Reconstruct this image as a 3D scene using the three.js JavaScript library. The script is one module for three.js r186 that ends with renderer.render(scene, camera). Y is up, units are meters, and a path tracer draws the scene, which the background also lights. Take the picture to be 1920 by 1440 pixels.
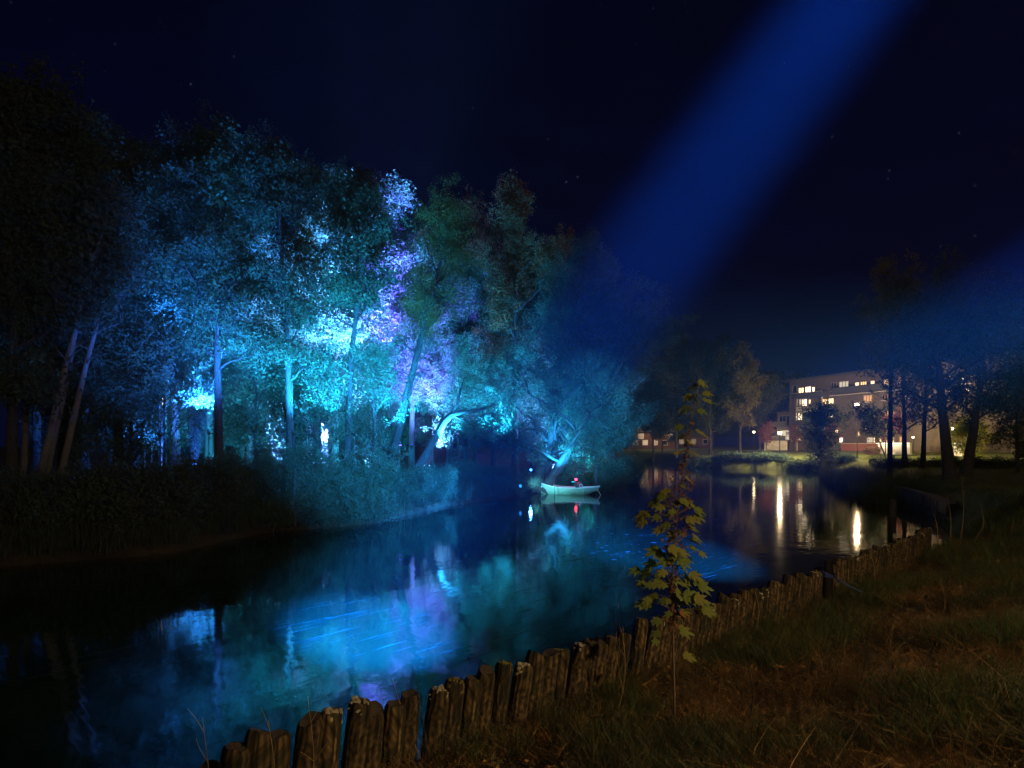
import * as THREE from 'three';
import { mergeGeometries } from 'three/addons/utils/BufferGeometryUtils.js';
import { ImprovedNoise } from 'three/addons/math/ImprovedNoise.js';
import { RectAreaLightUniformsLib } from 'three/addons/lights/RectAreaLightUniformsLib.js';
RectAreaLightUniformsLib.init();

// ---------------------------------------------------------------- camera, sky, sun, exposure
const scene = new THREE.Scene();
const EYE = 3.2, F = 1150, HOR = 835;            // eye height over the river, focal length and horizon line of a 1920 px wide frame
const camera = new THREE.PerspectiveCamera(2 * Math.atan(HOR / F) * 180 / Math.PI, 1920 / (2 * HOR), 0.1, 900);
camera.position.set(0, EYE, 0);
camera.setViewOffset(1920, 2 * HOR, 0, 0, 1920, 1440);   // upright shift lens
camera.updateProjectionMatrix();

const renderer = new THREE.WebGLRenderer({ antialias: true });
renderer.toneMapping = THREE.LinearToneMapping;
renderer.toneMappingExposure = 1;
renderer.shadowMap.enabled = true;

function rng(a) { return () => { a |= 0; a = (a + 0x6d2b79f5) | 0; let t = Math.imul(a ^ (a >>> 15), 1 | a); t = (t + Math.imul(t ^ (t >>> 7), 61 | t)) ^ t; return ((t ^ (t >>> 14)) >>> 0) / 4294967296; }; }
const clamp = (x, a, b) => Math.min(b, Math.max(a, x)), lerp = (a, b, t) => a + (b - a) * t;
const smooth = (a, b, x) => { const t = clamp((x - a) / (b - a), 0, 1); return t * t * (3 - 2 * t); };
const perlin = new ImprovedNoise();
const fbm = (x, y, z = 0, o = 4) => { let s = 0, a = 0.5; for (let i = 0; i < o; i++) { s += a * perlin.noise(x, y, z + i * 7.3); x *= 2.03; y *= 2.03; a *= 0.5; } return s; };

{ // night sky: deep blue, a little paler near the horizon, a few thin cloud veils and stars
  const Wd = 4096, Hd = 2048, data = new Float32Array(Wd * Hd * 4), r = rng(5);
  for (let y = 0; y < Hd; y++) {
    const el = ((y + 0.5) / Hd - 0.5) * Math.PI, s = Math.sin(el);
    const up = smooth(0, 0.9, s), low = Math.exp(-Math.max(0, s) * 7);
    const cr = lerp(0.0002, 0.0001, up) + low * 0.0001, cg = lerp(0.001, 0.0004, up) + low * 0.0006, cb = lerp(0.0115, 0.0052, up) + low * 0.001;
    for (let x = 0; x < Wd; x++) {
      const i = (y * Wd + x) * 4;
      let v = 1;
      if (s > 0 && (x & 3) === 0) v = 1 + 0.45 * fbm(Math.cos(x / Wd * 6.283) * 5 , Math.sin(x / Wd * 6.283) * 5, s * 26, 3);
      else if (s > 0 && x) v = data[i - 1];
      data[i] = cr * v; data[i + 1] = cg * v; data[i + 2] = cb * v; data[i + 3] = v;
    }
  }
  for (let i = 3; i < data.length; i += 4) data[i] = 1;
  for (let k = 0; k < 1500; k++) {
    const s = r(), el = Math.asin(0.06 + 0.94 * s), y = Math.floor((el / Math.PI + 0.5) * Hd), x = Math.floor(r() * Wd), i = (y * Wd + x) * 4, m = 0.01 + 0.07 * Math.pow(r(), 6);
    data[i] += m * 0.8; data[i + 1] += m * 0.95; data[i + 2] += m * 1.1;
  }
  const sky = new THREE.DataTexture(data, Wd, Hd, THREE.RGBAFormat, THREE.FloatType);
  sky.mapping = THREE.EquirectangularReflectionMapping; sky.magFilter = THREE.LinearFilter; sky.needsUpdate = true;
  scene.background = sky; scene.environment = sky;
}
// unseen town lights: a low amber glow placed to warm the dark treetops
const ORD = ['leftmost', 'second from the left', 'third from the left', 'fourth from the left', 'fifth from the left', 'sixth from the left', 'seventh from the left', 'eighth from the left', 'ninth from the left', 'tenth from the left', 'eleventh from the left', 'twelfth from the left', 'thirteenth from the left', 'fourteenth from the left', 'fifteenth from the left', 'sixteenth from the left'];
const townGlow = new THREE.DirectionalLight(new THREE.Color().setRGB(1, 0.66, 0.24), 0.055);
townGlow.name = 'town_glow'; townGlow.position.set(60, 70, 80); townGlow.target.position.set(0, 0, -40); townGlow.shadow.radius = 20; townGlow.castShadow = true;
Object.assign(townGlow.shadow.camera, { left: -120, right: 120, top: 120, bottom: -120, far: 400 });
scene.add(townGlow, townGlow.target);
scene.fog = new THREE.FogExp2(new THREE.Color().setRGB(0.9, 0.95, 1), 0.00025);

// ---------------------------------------------------------------- helpers
const at = (px, py, d) => new THREE.Vector3((px - 960) / F * d, EYE - (py - HOR) / F * d, -d);   // a point seen at a pixel, d metres away
const V = (x, y, z) => new THREE.Vector3(x, y, z);
const names = new Map();
function numbered(n) { const k = names.get(n) || 0; names.set(n, k + 1); return k ? n + '_' + String(k).padStart(3, '0') : n; }
function tag(o, label, category, group, kind) { if (label) o.userData.label = label; if (category) o.userData.category = category; if (group) o.userData.group = group; if (kind) o.userData.kind = kind; return o; }
function base(name, pos, turn = 0, label, category, group) { const o = new THREE.Group(); o.name = numbered(name); o.position.copy(pos); o.rotation.y = turn; scene.add(o); return tag(o, label, category, group); }
function part(name, geo, mat, parent, kind) { const m = new THREE.Mesh(geo, mat); m.name = name; m.castShadow = m.receiveShadow = true; (parent || scene).add(m); if (!parent) m.name = numbered(name); if (kind) m.userData.kind = kind; return m; }
const M4 = new THREE.Matrix4(), Q = new THREE.Quaternion(), E3 = new THREE.Euler();
class MB {                                             // collects shapes that become one mesh
  constructor() { this.p = []; this.n = []; this.u = []; this.i = []; }
  add(g, m) {
    const k = this.p.length / 3, a = g.attributes, v = new THREE.Vector3(), nm = new THREE.Matrix3().getNormalMatrix(m || M4.identity());
    for (let j = 0; j < a.position.count; j++) { v.fromBufferAttribute(a.position, j); if (m) v.applyMatrix4(m); this.p.push(v.x, v.y, v.z); v.fromBufferAttribute(a.normal, j); if (m) v.applyMatrix3(nm).normalize(); this.n.push(v.x, v.y, v.z); if (a.uv) this.u.push(a.uv.getX(j), a.uv.getY(j)); else this.u.push(0, 0); }
    if (g.index) for (let j = 0; j < g.index.count; j++) this.i.push(k + g.index.getX(j)); else for (let j = 0; j < a.position.count; j++) this.i.push(k + j);
    return this;
  }
  box(x, y, z, sx, sy, sz, rx = 0, ry = 0, rz = 0) { return this.add(new THREE.BoxGeometry(sx, sy, sz), new THREE.Matrix4().compose(V(x, y, z), new THREE.Quaternion().setFromEuler(new THREE.Euler(rx, ry, rz)), V(1, 1, 1))); }
  tube(pts, rad, sides = 6, cap = true) {
    const k = this.p.length / 3, n = pts.length; let ref = V(0.31, 0.2, 0.93), len = 0;
    for (let a = 0; a < n; a++) {
      const t = pts[Math.min(n - 1, a + 1)].clone().sub(pts[Math.max(0, a - 1)]).normalize();
      if (Math.abs(t.dot(ref)) > 0.97) ref.set(ref.y, ref.z, -ref.x);
      const bx = ref.clone().cross(t).normalize(), by = t.clone().cross(bx); ref = by.clone();
      if (a) len += pts[a].distanceTo(pts[a - 1]);
      const r = typeof rad === 'function' ? rad(a / (n - 1)) : lerp(rad[0], rad[1], a / (n - 1));
      for (let s = 0; s <= sides; s++) { const w = s / sides * Math.PI * 2, c = Math.cos(w), q = Math.sin(w), nx = bx.x * c + by.x * q, ny = bx.y * c + by.y * q, nz = bx.z * c + by.z * q; this.p.push(pts[a].x + nx * r, pts[a].y + ny * r, pts[a].z + nz * r); this.n.push(nx, ny, nz); this.u.push(s / sides * 1.0, len); }
    }
    const w = sides + 1;
    for (let a = 0; a < n - 1; a++) for (let s = 0; s < sides; s++) { const b = k + a * w + s; this.i.push(b, b + 1, b + w, b + 1, b + w + 1, b + w); }
    if (cap) { const b = k + (n - 1) * w, c = this.p.length / 3, e = pts[n - 1], t = e.clone().sub(pts[n - 2]).normalize(); this.p.push(e.x, e.y, e.z); this.n.push(t.x, t.y, t.z); this.u.push(0.5, len); for (let s = 0; s < sides; s++) this.i.push(b + s, b + s + 1, c); }
    return this;
  }
  geo() { const g = new THREE.BufferGeometry(); g.setAttribute('position', new THREE.Float32BufferAttribute(this.p, 3)); g.setAttribute('normal', new THREE.Float32BufferAttribute(this.n, 3)); g.setAttribute('uv', new THREE.Float32BufferAttribute(this.u, 2)); g.setIndex(this.i); return g; }
  build(name, mat, parent, kind) { return part(name, this.geo(), mat, parent, kind); }
}
function scatter(name, geo, mat, list, parent, kind = 'stuff') {   // list of [position, quaternion, scale vector, colour]
  const im = new THREE.InstancedMesh(geo, mat, list.length);
  list.forEach(([p, q, s, c], k) => { im.setMatrixAt(k, M4.compose(p, q, s)); if (c) im.setColorAt(k, c); });
  im.name = parent ? name : numbered(name); im.castShadow = im.receiveShadow = true; im.userData.kind = kind; (parent || scene).add(im); return im;
}
const turnQ = (r, tilt = 0) => new THREE.Quaternion().setFromEuler(new THREE.Euler((r() - 0.5) * tilt, r() * 6.283, (r() - 0.5) * tilt));
const randQ = (r) => new THREE.Quaternion().setFromEuler(new THREE.Euler(r() * 6.283, r() * 6.283, r() * 6.283));

// ---------------------------------------------------------------- materials
const rgb = (r, g, b) => new THREE.Color().setRGB(r, g, b);
function tex(n, fn, srgb = false) {
  const d = new Uint8Array(n * n * 4);
  for (let y = 0; y < n; y++) for (let x = 0; x < n; x++) { const c = fn(x / n, y / n); for (let k = 0; k < 3; k++) d[(y * n + x) * 4 + k] = clamp(Array.isArray(c) ? c[k] : c, 0, 1) * 255; d[(y * n + x) * 4 + 3] = 255; }
  const t = new THREE.DataTexture(d, n, n); t.magFilter = THREE.LinearFilter; t.wrapS = t.wrapT = THREE.RepeatWrapping; if (srgb) t.colorSpace = THREE.SRGBColorSpace; t.needsUpdate = true; return t;
}
const loop = (u, v, f, s = 0) => { const a = u * 6.2832, b = v * 6.2832, R = f / 6.2832; return perlin.noise(Math.cos(a) * R + s, Math.sin(a) * R + Math.cos(b) * R, Math.sin(b) * R + s * 1.7); };  // noise that tiles
const barkT = tex(256, (u, v) => { const f = loop(u, v * 0.999, 9, 3), g = loop(u, v, 30, 8), w = Math.sin(u * 6.2832 * 7 + 5 * f + 2 * loop(u, v, 18, 1)); return 0.55 + 0.25 * w * (0.6 + f) + 0.25 * g; });
const barkRep = barkT.clone(); barkRep.repeat.set(2, 0.9); barkRep.needsUpdate = true;
const woodT = tex(512, (u, v) => { const g = 0.5 + 0.35 * Math.sin(u * 6.2832 * 16 + 2.2 * loop(u, v, 3, 2)) * 0.5 + 0.5 * loop(u * 1, v, 24, 5), st = smooth(0.1, 0.5, loop(u, v, 5, 9)); const k = clamp(0.12 + 0.85 * g, 0.03, 1) * lerp(1, 0.5, smooth(0.22, 0.4, perlin.noise(u * 44, v * 2.2, 3.7) + 0.25 * perlin.noise(u * 90, v * 9, 1.3))); return [k * lerp(1, 0.62, st), k * lerp(0.9, 0.66, st), k * lerp(0.72, 0.5, st)]; }, true);
const grainT = tex(256, (u, v) => 0.5 + 0.3 * Math.sin(u * 6.2832 * 22 + 5 * loop(u, v, 4, 2)) + 0.35 * loop(u, v, 40, 4));
const plasterT = tex(256, (u, v) => 0.85 + 0.25 * loop(u, v, 6, 1) + 0.15 * loop(u, v, 40, 5));
const std = (c, rough = 0.9, o = {}) => new THREE.MeshStandardMaterial({ color: c, roughness: rough, ...o });
const leafM = (c, o = {}) => new THREE.MeshPhysicalMaterial({ color: c, roughness: 0.95, transmission: 0.4, thickness: 0, specularIntensity: 0.4, side: THREE.DoubleSide, ...o });
const MAT = {
  bark: std(rgb(0.085, 0.08, 0.09), 0.95, { map: barkRep, bumpMap: barkRep, bumpScale: 0.03 }),
  bark2: std(rgb(0.12, 0.11, 0.13), 0.95, { map: barkRep, bumpMap: barkRep, bumpScale: 0.03 }), birch: std(rgb(0.26, 0.25, 0.27), 0.9, { map: barkRep, bumpMap: barkRep, bumpScale: 0.01 }),
  twig: std(rgb(0.12, 0.085, 0.05), 0.9),
  green: leafM(rgb(0.065, 0.125, 0.085)), olive: leafM(rgb(0.12, 0.1, 0.025)), rust: leafM(rgb(0.2, 0.075, 0.03)), dark: leafM(rgb(0.055, 0.085, 0.055)), lush: leafM(rgb(0.06, 0.13, 0.095)),
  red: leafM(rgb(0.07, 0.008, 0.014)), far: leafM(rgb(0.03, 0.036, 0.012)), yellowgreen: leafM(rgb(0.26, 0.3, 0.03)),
  log: std(rgb(0.22, 0.175, 0.1), 0.95, { map: woodT, bumpMap: grainT, bumpScale: 0.007 }),
  logEnd: std(rgb(0.075, 0.055, 0.035), 0.95, { bumpMap: grainT, bumpScale: 0.01 }),
  moss: std(rgb(0.16, 0.14, 0.03), 1), lichen: std(rgb(0.34, 0.3, 0.19), 1),
  metal: std(rgb(0.05, 0.05, 0.055), 0.5, { metalness: 0.6 }), steel: std(rgb(0.3, 0.3, 0.31), 0.45, { metalness: 0.7 }),
  plaster: std(rgb(0.15, 0.125, 0.11), 0.95, { map: plasterT }), trim: std(rgb(0.62, 0.58, 0.52), 0.8), roof: std(rgb(0.07, 0.075, 0.085), 0.7),
  darkGlass: std(rgb(0.01, 0.012, 0.016), 0.12), white: std(rgb(0.78, 0.76, 0.7), 0.85, { map: plasterT }),
};
const glow = (r, g, b, k = 1) => new THREE.MeshStandardMaterial({ color: 0x000000, emissive: rgb(r, g, b), emissiveIntensity: k, roughness: 0.6 });

// ---------------------------------------------------------------- river outline (x, distance) and ground height
const SHORE = [ // [x, d, rise, run, slope]
  [-60, -30, 1.3, 6, 0], [-12, -3.5, 1.3, 6, 0], [-2.6, 3.85, 1.3, 6, 0], [-2.15, 4.27, 1.3, 6, 0], [0.22, 6.35, 1.3, 6, 0], [2.98, 8.8, 1.3, 6, 0], [6, 11.5, 1.3, 6, 0], [9.4, 14.6, 1.3, 6, 0], [10.9, 16.1, 1.3, 6, 0],
  [12.8, 18, 1.4, 3, 0], [15.8, 22, 1.4, 1.3, 0.01], [19.3, 28, 1.3, 1.2, 0.01], [22, 35, 1.3, 1.3, 0.01], [24.5, 42, 1.4, 4, 0], [28, 51, 1.2, 4, 0], [33, 61, 1.0, 4, 0.01], [40, 74, 0.9, 3, 0.04],
  [39, 79, 0.9, 3, 0.045], [34, 82, 0.9, 3, 0.045], [29, 85, 0.9, 3, 0.045], [26, 96, 1.2, 3, 0.03], [27, 120, 1.5, 3, 0.02], [22, 124, 1.5, 3, 0.02],
  [17, 100, 1.3, 4, 0.02], [12.8, 67, 1.2, 4, 0.02], [9, 55, 1.1, 5, 0.02], [5.6, 45.5, 0.9, 5, 0.03], [2.4, 42.2, 0.9, 5, 0.03], [1, 40.2, 0.9, 4, 0.03], [0, 37, 1.0, 4, 0.03], [-1.2, 36, 1.1, 4, 0.03], [-3.6, 32, 1.2, 4, 0.03],
  [-5.7, 25, 1.3, 4, 0.03], [-9.2, 22.3, 1.4, 4, 0.03], [-10.1, 18.2, 1.4, 4, 0.03], [-13.6, 16.1, 1.4, 4, 0.03], [-22, 14.5, 1.4, 4, 0.03], [-60, 10, 1.4, 4, 0.03]];
function shore(x, d) {
  let best = 1e9, inside = false, W = 0, r = 0, n = 0, s = 0;
  for (let i = 0, j = SHORE.length - 1; i < SHORE.length; j = i++) {
    const a = SHORE[j], b = SHORE[i], ex = b[0] - a[0], ey = b[1] - a[1], t = clamp(((x - a[0]) * ex + (d - a[1]) * ey) / (ex * ex + ey * ey), 0, 1);
    const q = (a[0] + ex * t - x) ** 2 + (a[1] + ey * t - d) ** 2, w = 1 / (q * q + 0.01);
    if (q < best) best = q;
    W += w; r += w * lerp(a[2], b[2], t); n += w * lerp(a[3], b[3], t); s += w * lerp(a[4], b[4], t);
    if (a[1] > d !== b[1] > d && x < ex * (d - a[1]) / ey + a[0]) inside = !inside;
  }
  return { sd: (inside ? -1 : 1) * Math.sqrt(best), rise: r / W, run: n / W, slope: s / W };
}
function groundY(x, d) {
  const s = shore(x, d);
  const foot = 0.22 + 0.15 * smooth(-7, -4, x) * (1 - smooth(16.5, 19, d));
  if (s.sd < 0) return Math.max(-1, foot + s.sd * 2.2);
  return foot + s.rise * smooth(0, s.run, s.sd) + s.slope * Math.min(s.sd, 55) + 0.1 * fbm(x * 0.35, d * 0.35, 4) * smooth(0.3, 2, s.sd);
}
const onGround = (x, d, up = 0) => V(x, groundY(x, d) + up, -d);
const onGroundPx = (px, d, up = 0) => onGround((px - 960) / F * d, d, up);
// ---------------------------------------------------------------- ground and river
{
  const axis = (lo, hi, mid, fine, grow) => { const out = [mid]; let s = fine; for (let x = mid + s; x < hi; x += s) { out.push(x); if (x - mid > 11) s *= grow; } out.push(hi); s = fine; for (let x = mid - s; x > lo; x -= s) { out.unshift(x); if (mid - x > 11) s *= grow; } out.unshift(lo); return out; };
  const xs = axis(-180, 280, 2, 0.28, 1.03), ds = axis(-40, 345, 8, 0.28, 1.022), p = [], c = [], u = [], idx = [];
  for (const d of ds) for (const x of xs) {
    const y = groundY(x, d), far = smooth(45, 75, d) * smooth(8, 22, x), n = 0.5 + fbm(x * 0.6, d * 0.6, 2);
    p.push(x, y, -d); u.push(x / 2, d / 2);
    const soil = [0.05 * n + 0.01, 0.036 * n + 0.008, 0.018 * n + 0.004], grass = [0.075 + 0.03 * n, 0.105 + 0.04 * n, 0.018], k = clamp(far + smooth(12, 20, d) * smooth(12, 18, x) * 0.7, 0, 1);
    c.push(lerp(soil[0], grass[0], k), lerp(soil[1], grass[1], k), lerp(soil[2], grass[2], k));
  }
  for (let j = 0; j < ds.length - 1; j++) for (let i = 0; i < xs.length - 1; i++) { const a = j * xs.length + i; idx.push(a, a + 1, a + xs.length, a + 1, a + xs.length + 1, a + xs.length); }
  const g = new THREE.BufferGeometry(); g.setAttribute('position', new THREE.Float32BufferAttribute(p, 3)); g.setAttribute('color', new THREE.Float32BufferAttribute(c, 3)); g.setAttribute('uv', new THREE.Float32BufferAttribute(u, 2)); g.setIndex(idx); g.computeVertexNormals();
  const gt = tex(256, (a, b) => 0.5 + 0.5 * loop(a, b, 14, 3) + 0.5 * loop(a, b, 50, 6));
  tag(part('ground', g, std(rgb(1, 1, 1), 1, { vertexColors: true, bumpMap: gt, bumpScale: 0.05 })), null, null, null, 'structure');
  const w = new THREE.PlaneGeometry(150, 170); w.rotateX(-Math.PI / 2); const wu = w.attributes.uv; for (let i = 0; i < wu.count; i++) wu.setXY(i, wu.getX(i) * 150 / 7, wu.getY(i) * 170 / 7);
  const wave = tex(512, (a, b) => 0.5 + 0.5 * loop(a, b, 9, 2) + 0.25 * loop(a, b, 22, 7) + 0.12 * loop(a, b, 60, 4));
  const water = part('river', w, new THREE.MeshPhysicalMaterial({ color: rgb(0.0006, 0.0175, 0.006), roughness: 0.05, ior: 1.75, bumpMap: wave, bumpScale: 0.004 }));
  water.position.set(10, 0, -55); tag(water, null, null, null, 'structure');
}
// ---------------------------------------------------------------- trees and bushes
const LEAF = (() => { const g = new THREE.BufferGeometry(); return g; })();
function clumpGeo(seed, n, R, size, twigs = 3) {       // a spray of small folded leaves
  const r = rng(seed), p = [], nn = [], idx = [], v = V(), a = V(), b = V(), c = V();
  for (let k = 0; k < n; k++) {
    v.set(r() - 0.5, r() - 0.5, r() - 0.5).normalize().multiplyScalar(R * Math.pow(r(), 0.55)); v.y *= 0.75;
    a.set(r() - 0.5, (r() - 0.6) * 0.9, r() - 0.5).normalize(); b.set(r() - 0.5, r() * 0.9, r() - 0.5).normalize(); c.crossVectors(a, b).normalize(); b.crossVectors(c, a);
    const L = size * (0.65 + r() * 0.7), w = L * 0.36, k0 = p.length / 3, fold = w * 0.35;
    for (const [s, t, f] of [[0, 0, 0], [0.5, 1, 1], [1, 0, 0], [0.5, -1, 1]]) { p.push(v.x + a.x * L * s + c.x * w * t + b.x * fold * f, v.y + a.y * L * s + c.y * w * t + b.y * fold * f, v.z + a.z * L * s + c.z * w * t + b.z * fold * f); nn.push(b.x, b.y, b.z); }
    idx.push(k0, k0 + 1, k0 + 2, k0, k0 + 2, k0 + 3);
  }
  const g = new THREE.BufferGeometry(); g.setAttribute('position', new THREE.Float32BufferAttribute(p, 3)); g.setAttribute('normal', new THREE.Float32BufferAttribute(nn, 3)); g.setIndex(idx);
  return g;
}
const CLUMP = [1, 2, 3, 4].map((k) => clumpGeo(k * 11, 40, 0.5, 0.12)), FINE = [5, 6].map((k) => clumpGeo(k * 11, 46, 0.42, 0.075)), COARSE = [7, 8].map((k) => clumpGeo(k * 11, 34, 0.8, 0.24));
const tint = (r, c, k = 0.35) => { const m = 1 + (r() - 0.5) * 2 * k, w = (r() - 0.5) * k; return new THREE.Color().setRGB(m * (1 + w), m, m * (1 - w)); };
const wiggly = (a, dir, len, n, r, bend, up) => { const pts = [a.clone()], d = dir.clone().normalize(), s = len / n; for (let k = 0; k < n; k++) { d.x += (r() - 0.5) * bend; d.y += (r() - 0.5) * bend + up; d.z += (r() - 0.5) * bend; d.normalize(); pts.push(pts[k].clone().addScaledVector(d, s)); } return pts; };

function tree(o) {   // o: px, d, top (pixel row), r (pixels), cb (pixel row of the crown's foot), label ... ; everything is turned into metres here
  const r = rng(o.seed), m = o.d / F, p0 = onGroundPx(o.px, o.d, -0.15), topY = EYE + (HOR - o.top) * m, H = topY - p0.y, R = o.r * m, cb = clamp((EYE + (HOR - o.cb) * m - p0.y) / H, 0.02, 0.9);
  const g = base(o.name || 'tree', p0, 0, o.label, 'tree', o.group), w = new MB(), lean = V((o.lean || 0) * m, 0, (r() - 0.5) * 0.6);
  const tr = o.trunk || H * 0.0085 + 0.045, stems = o.stems || [[0, 0, 0, 0, 1]], ends = [];
  for (const [sx, , lx, lz, k] of stems) {
    const n = 9, pts = [];
    for (let a = 0; a <= n; a++) { const t = a / n, wig = 0.02 * H * t; pts.push(V(sx * m + (lx * m + lean.x) * Math.pow(t, o.bow || 1.15) + wig * perlin.noise(t * 4, o.seed, sx), H * 0.93 * k * t, lz + lean.z * t + wig * perlin.noise(t * 4, o.seed + 9, sx))); }
    const rad = (t) => tr * (0.25 + 0.75 * k) * (t < 0.06 ? 1.45 - 7 * t : 1.03) * Math.pow(1 - t * 0.93, 0.85) + 0.012;
    w.tube(pts, rad, 9);
    const nl = Math.round((o.limbs || 15) * k);
    for (let l = 0; l < nl; l++) {
      const t = lerp(Math.max(0.12, cb * 0.8), 0.97, Math.pow((l + r()) / nl, 0.85)), f = t * n, i = Math.min(n - 1, Math.floor(f)), q = pts[i].clone().lerp(pts[i + 1], f - i);
      const ct = clamp((t - cb) / (1 - cb), 0, 1), env = R * Math.pow(Math.sin(Math.PI * (0.16 + 0.8 * ct)), 0.7) * (0.65 + 0.5 * r()), az = l * 2.4 + r();
      const dir = V(Math.cos(az), 0.35 + 0.9 * ct + 0.3 * r(), Math.sin(az) * 0.85), L = env / Math.hypot(Math.cos(az), Math.sin(az) * 0.85) * 1.05;
      const lim = wiggly(q, dir, L, 6, r, 0.45, o.droop || 0.02), lr = rad(t) * 0.5;
      w.tube(lim, [Math.max(0.02, lr), 0.012], 5, false);
      for (let b = 0; b < 4; b++) {
        const k2 = 1 + Math.floor(r() * 5.5), sub = wiggly(lim[k2], V(r() - 0.5, r() * 0.7 - 0.1, r() - 0.5).add(lim[k2].clone().sub(q).normalize().multiplyScalar(0.5)), L * (0.25 + 0.35 * r()) + 0.3, 4, r, 0.5, -0.01);
        w.tube(sub, [Math.max(0.012, lr * 0.35), 0.006], 3, false);
        ends.push(sub[1], sub[2], sub[3], sub[4], sub[4]);
      }
      ends.push(lim[3], lim[4], lim[5], lim[6]);
    }
    ends.push(pts[n], pts[n], pts[n - 1]);
  }
  w.build('trunk', o.barkM || MAT.bark, g);
  const N = Math.round(o.n || clamp(58 * R * H * (1 - cb), 500, 3400)), list = [], cl = o.clump || CLUMP, spread = o.spread || 0.62, cs = o.cs || 1;
  for (let k = 0; k < N; k++) {
    const e = ends[Math.floor(r() * ends.length)], s = cs * (0.5 + 1.0 * r() * r() + 0.2 * r()), y = e.y + (r() - 0.5) * spread * 1.4 * cs;
    if (y < H * cb - 0.4 || y < 0.15) continue;
    list.push([V(e.x + (r() - 0.5) * spread * 2 * cs, y, e.z + (r() - 0.5) * spread * 2 * cs), randQ(r), V(s, s * 0.85, s), tint(r)]);
  }
  scatter('crown', cl[o.seed % cl.length], o.leafM || MAT.green, list, g);
  return g;
}
function bush(o) {   // a shrub of many stems with leaves down to the ground
  const r = rng(o.seed), m = o.d / F, p0 = onGroundPx(o.px, o.d, -0.1), H = EYE + (HOR - o.top) * m - p0.y, R = o.r * m, g = base(o.name || 'bush', p0, 0, o.label, o.category || 'bush', o.group), w = new MB(), ends = [];
  const ns = o.stems || 12;
  for (let k = 0; k < ns; k++) {
    const a = r() * 6.283, q = Math.sqrt(r()), s = wiggly(V(Math.cos(a) * q * R * 0.25, 0, Math.sin(a) * q * R * 0.25), V(Math.cos(a) * q * R, H * (0.95 - 0.35 * q * q), Math.sin(a) * q * R * 0.8), Math.hypot(R * q, H * (0.95 - 0.4 * q * q)), 6, r, 0.3, 0.0);
    w.tube(s, [0.02 + H * 0.006, 0.006], 4, false); ends.push(...s.slice(1), s[6], s[6]);
    for (let b = 0; b < 3; b++) { const t = wiggly(s[2 + b], V(r() - 0.5, r() * 0.4, r() - 0.5), R * 0.45, 3, r, 0.5, -0.05); w.tube(t, [0.012, 0.005], 3, false); ends.push(...t.slice(1)); }
  }
  w.build('stem', o.barkM || MAT.twig, g);
  const N = o.n || clamp(46 * R * H, 90, 900), cl = o.clump || CLUMP, cs = o.cs || 0.8, list = [];
  for (let k = 0; k < N; k++) { const e = ends[Math.floor(r() * ends.length)], s = cs * (0.6 + 0.6 * r()); list.push([V(e.x + (r() - 0.5) * 0.7 * cs, Math.max(0.12, e.y + (r() - 0.5) * 0.6 * cs), e.z + (r() - 0.5) * 0.7 * cs), randQ(r), V(s, s, s), tint(r)]); }
  scatter('foliage', cl[o.seed % cl.length], o.leafM || MAT.green, list, g);
  return g;
}
const LEFT = [
  { px: 20, d: 20, top: 128, r: 140, cb: 760, label: 'tallest black crown, cut by the frame at the far left of the wood', leafM: MAT.dark },
  { px: 118, d: 22.5, top: 185, r: 105, cb: 760, label: 'second dark tree in from the frame edge of the wood, black against the sky', leafM: MAT.dark },
  { px: 222, d: 24, top: 222, r: 100, cb: 740, label: 'black unlit tree just left of the pale blue crown', leafM: MAT.dark },
  { px: 410, d: 25.5, top: 238, r: 112, cb: 640, n: 1100, limbs: 24, barkM: MAT.bark2, label: 'tall tree with straight blue lit trunk forking into deep blue limbs', leafM: MAT.green },
  { px: 548, d: 26, top: 256, r: 90, cb: 660, n: 900, lean: -30, label: 'dark silhouetted tree with rounded top between the pale blue and cyan crowns', leafM: MAT.dark },
  { px: 648, d: 29, top: 318, r: 84, cb: 560, lean: 30, n: 700, label: 'slim dark trunk tree standing in front of the brightest cyan leaves', leafM: MAT.dark },
  { px: 722, d: 32, top: 372, r: 84, cb: 620, lean: 125, trunk: 0.24, bow: 1, n: 900, clump: FINE, label: 'dark forked tree leaning to the right over the purple lit leaves', leafM: MAT.olive },
  { px: 965, d: 43, top: 358, r: 108, cb: 660, n: 1600, label: 'rust brown round crown, the highest tree right of the dip in the wood', leafM: MAT.rust },
  { px: 872, d: 46, top: 440, r: 104, cb: 700, n: 1600, clump: FINE, label: 'dim olive tree between the leaning tree and the rust brown crown', leafM: MAT.olive },
  { px: 1006, d: 41.5, top: 560, r: 150, cb: 868, lean: 85, trunk: 0.34, stems: [[-3, 0, 20, 0.3, 1], [6, 0, 70, -0.5, 0.92], [12, 0, 110, 1, 0.8]], droop: -0.01, n: 5200, cs: 0.8, limbs: 30, label: 'broad alder on the point hanging its leaves over the rowing boat', leafM: MAT.green },
  { px: 1118, d: 41.8, top: 622, r: 84, cb: 893, n: 3000, cs: 0.8, droop: -0.03, trunk: 0.14, limbs: 26, label: 'smaller drooping alder beside the bow of the rowing boat', leafM: MAT.green },
  { px: 1085, d: 47, top: 492, r: 112, cb: 740, label: 'hazy dark blue crown rising above and behind the alder on the point', leafM: MAT.green },
  { px: 1150, d: 45, top: 600, r: 66, cb: 880, n: 2400, cs: 0.8, droop: -0.02, label: 'rounded outermost crown of the wood sloping down to the water', leafM: MAT.green },
  { px: 1000, d: 51, top: 475, r: 110, cb: 760, label: 'dark tree behind the rust brown crown and the point alder', leafM: MAT.dark },
];
LEFT.forEach((o, k) => tree({ seed: 101 + k * 7, ...o }));
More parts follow.
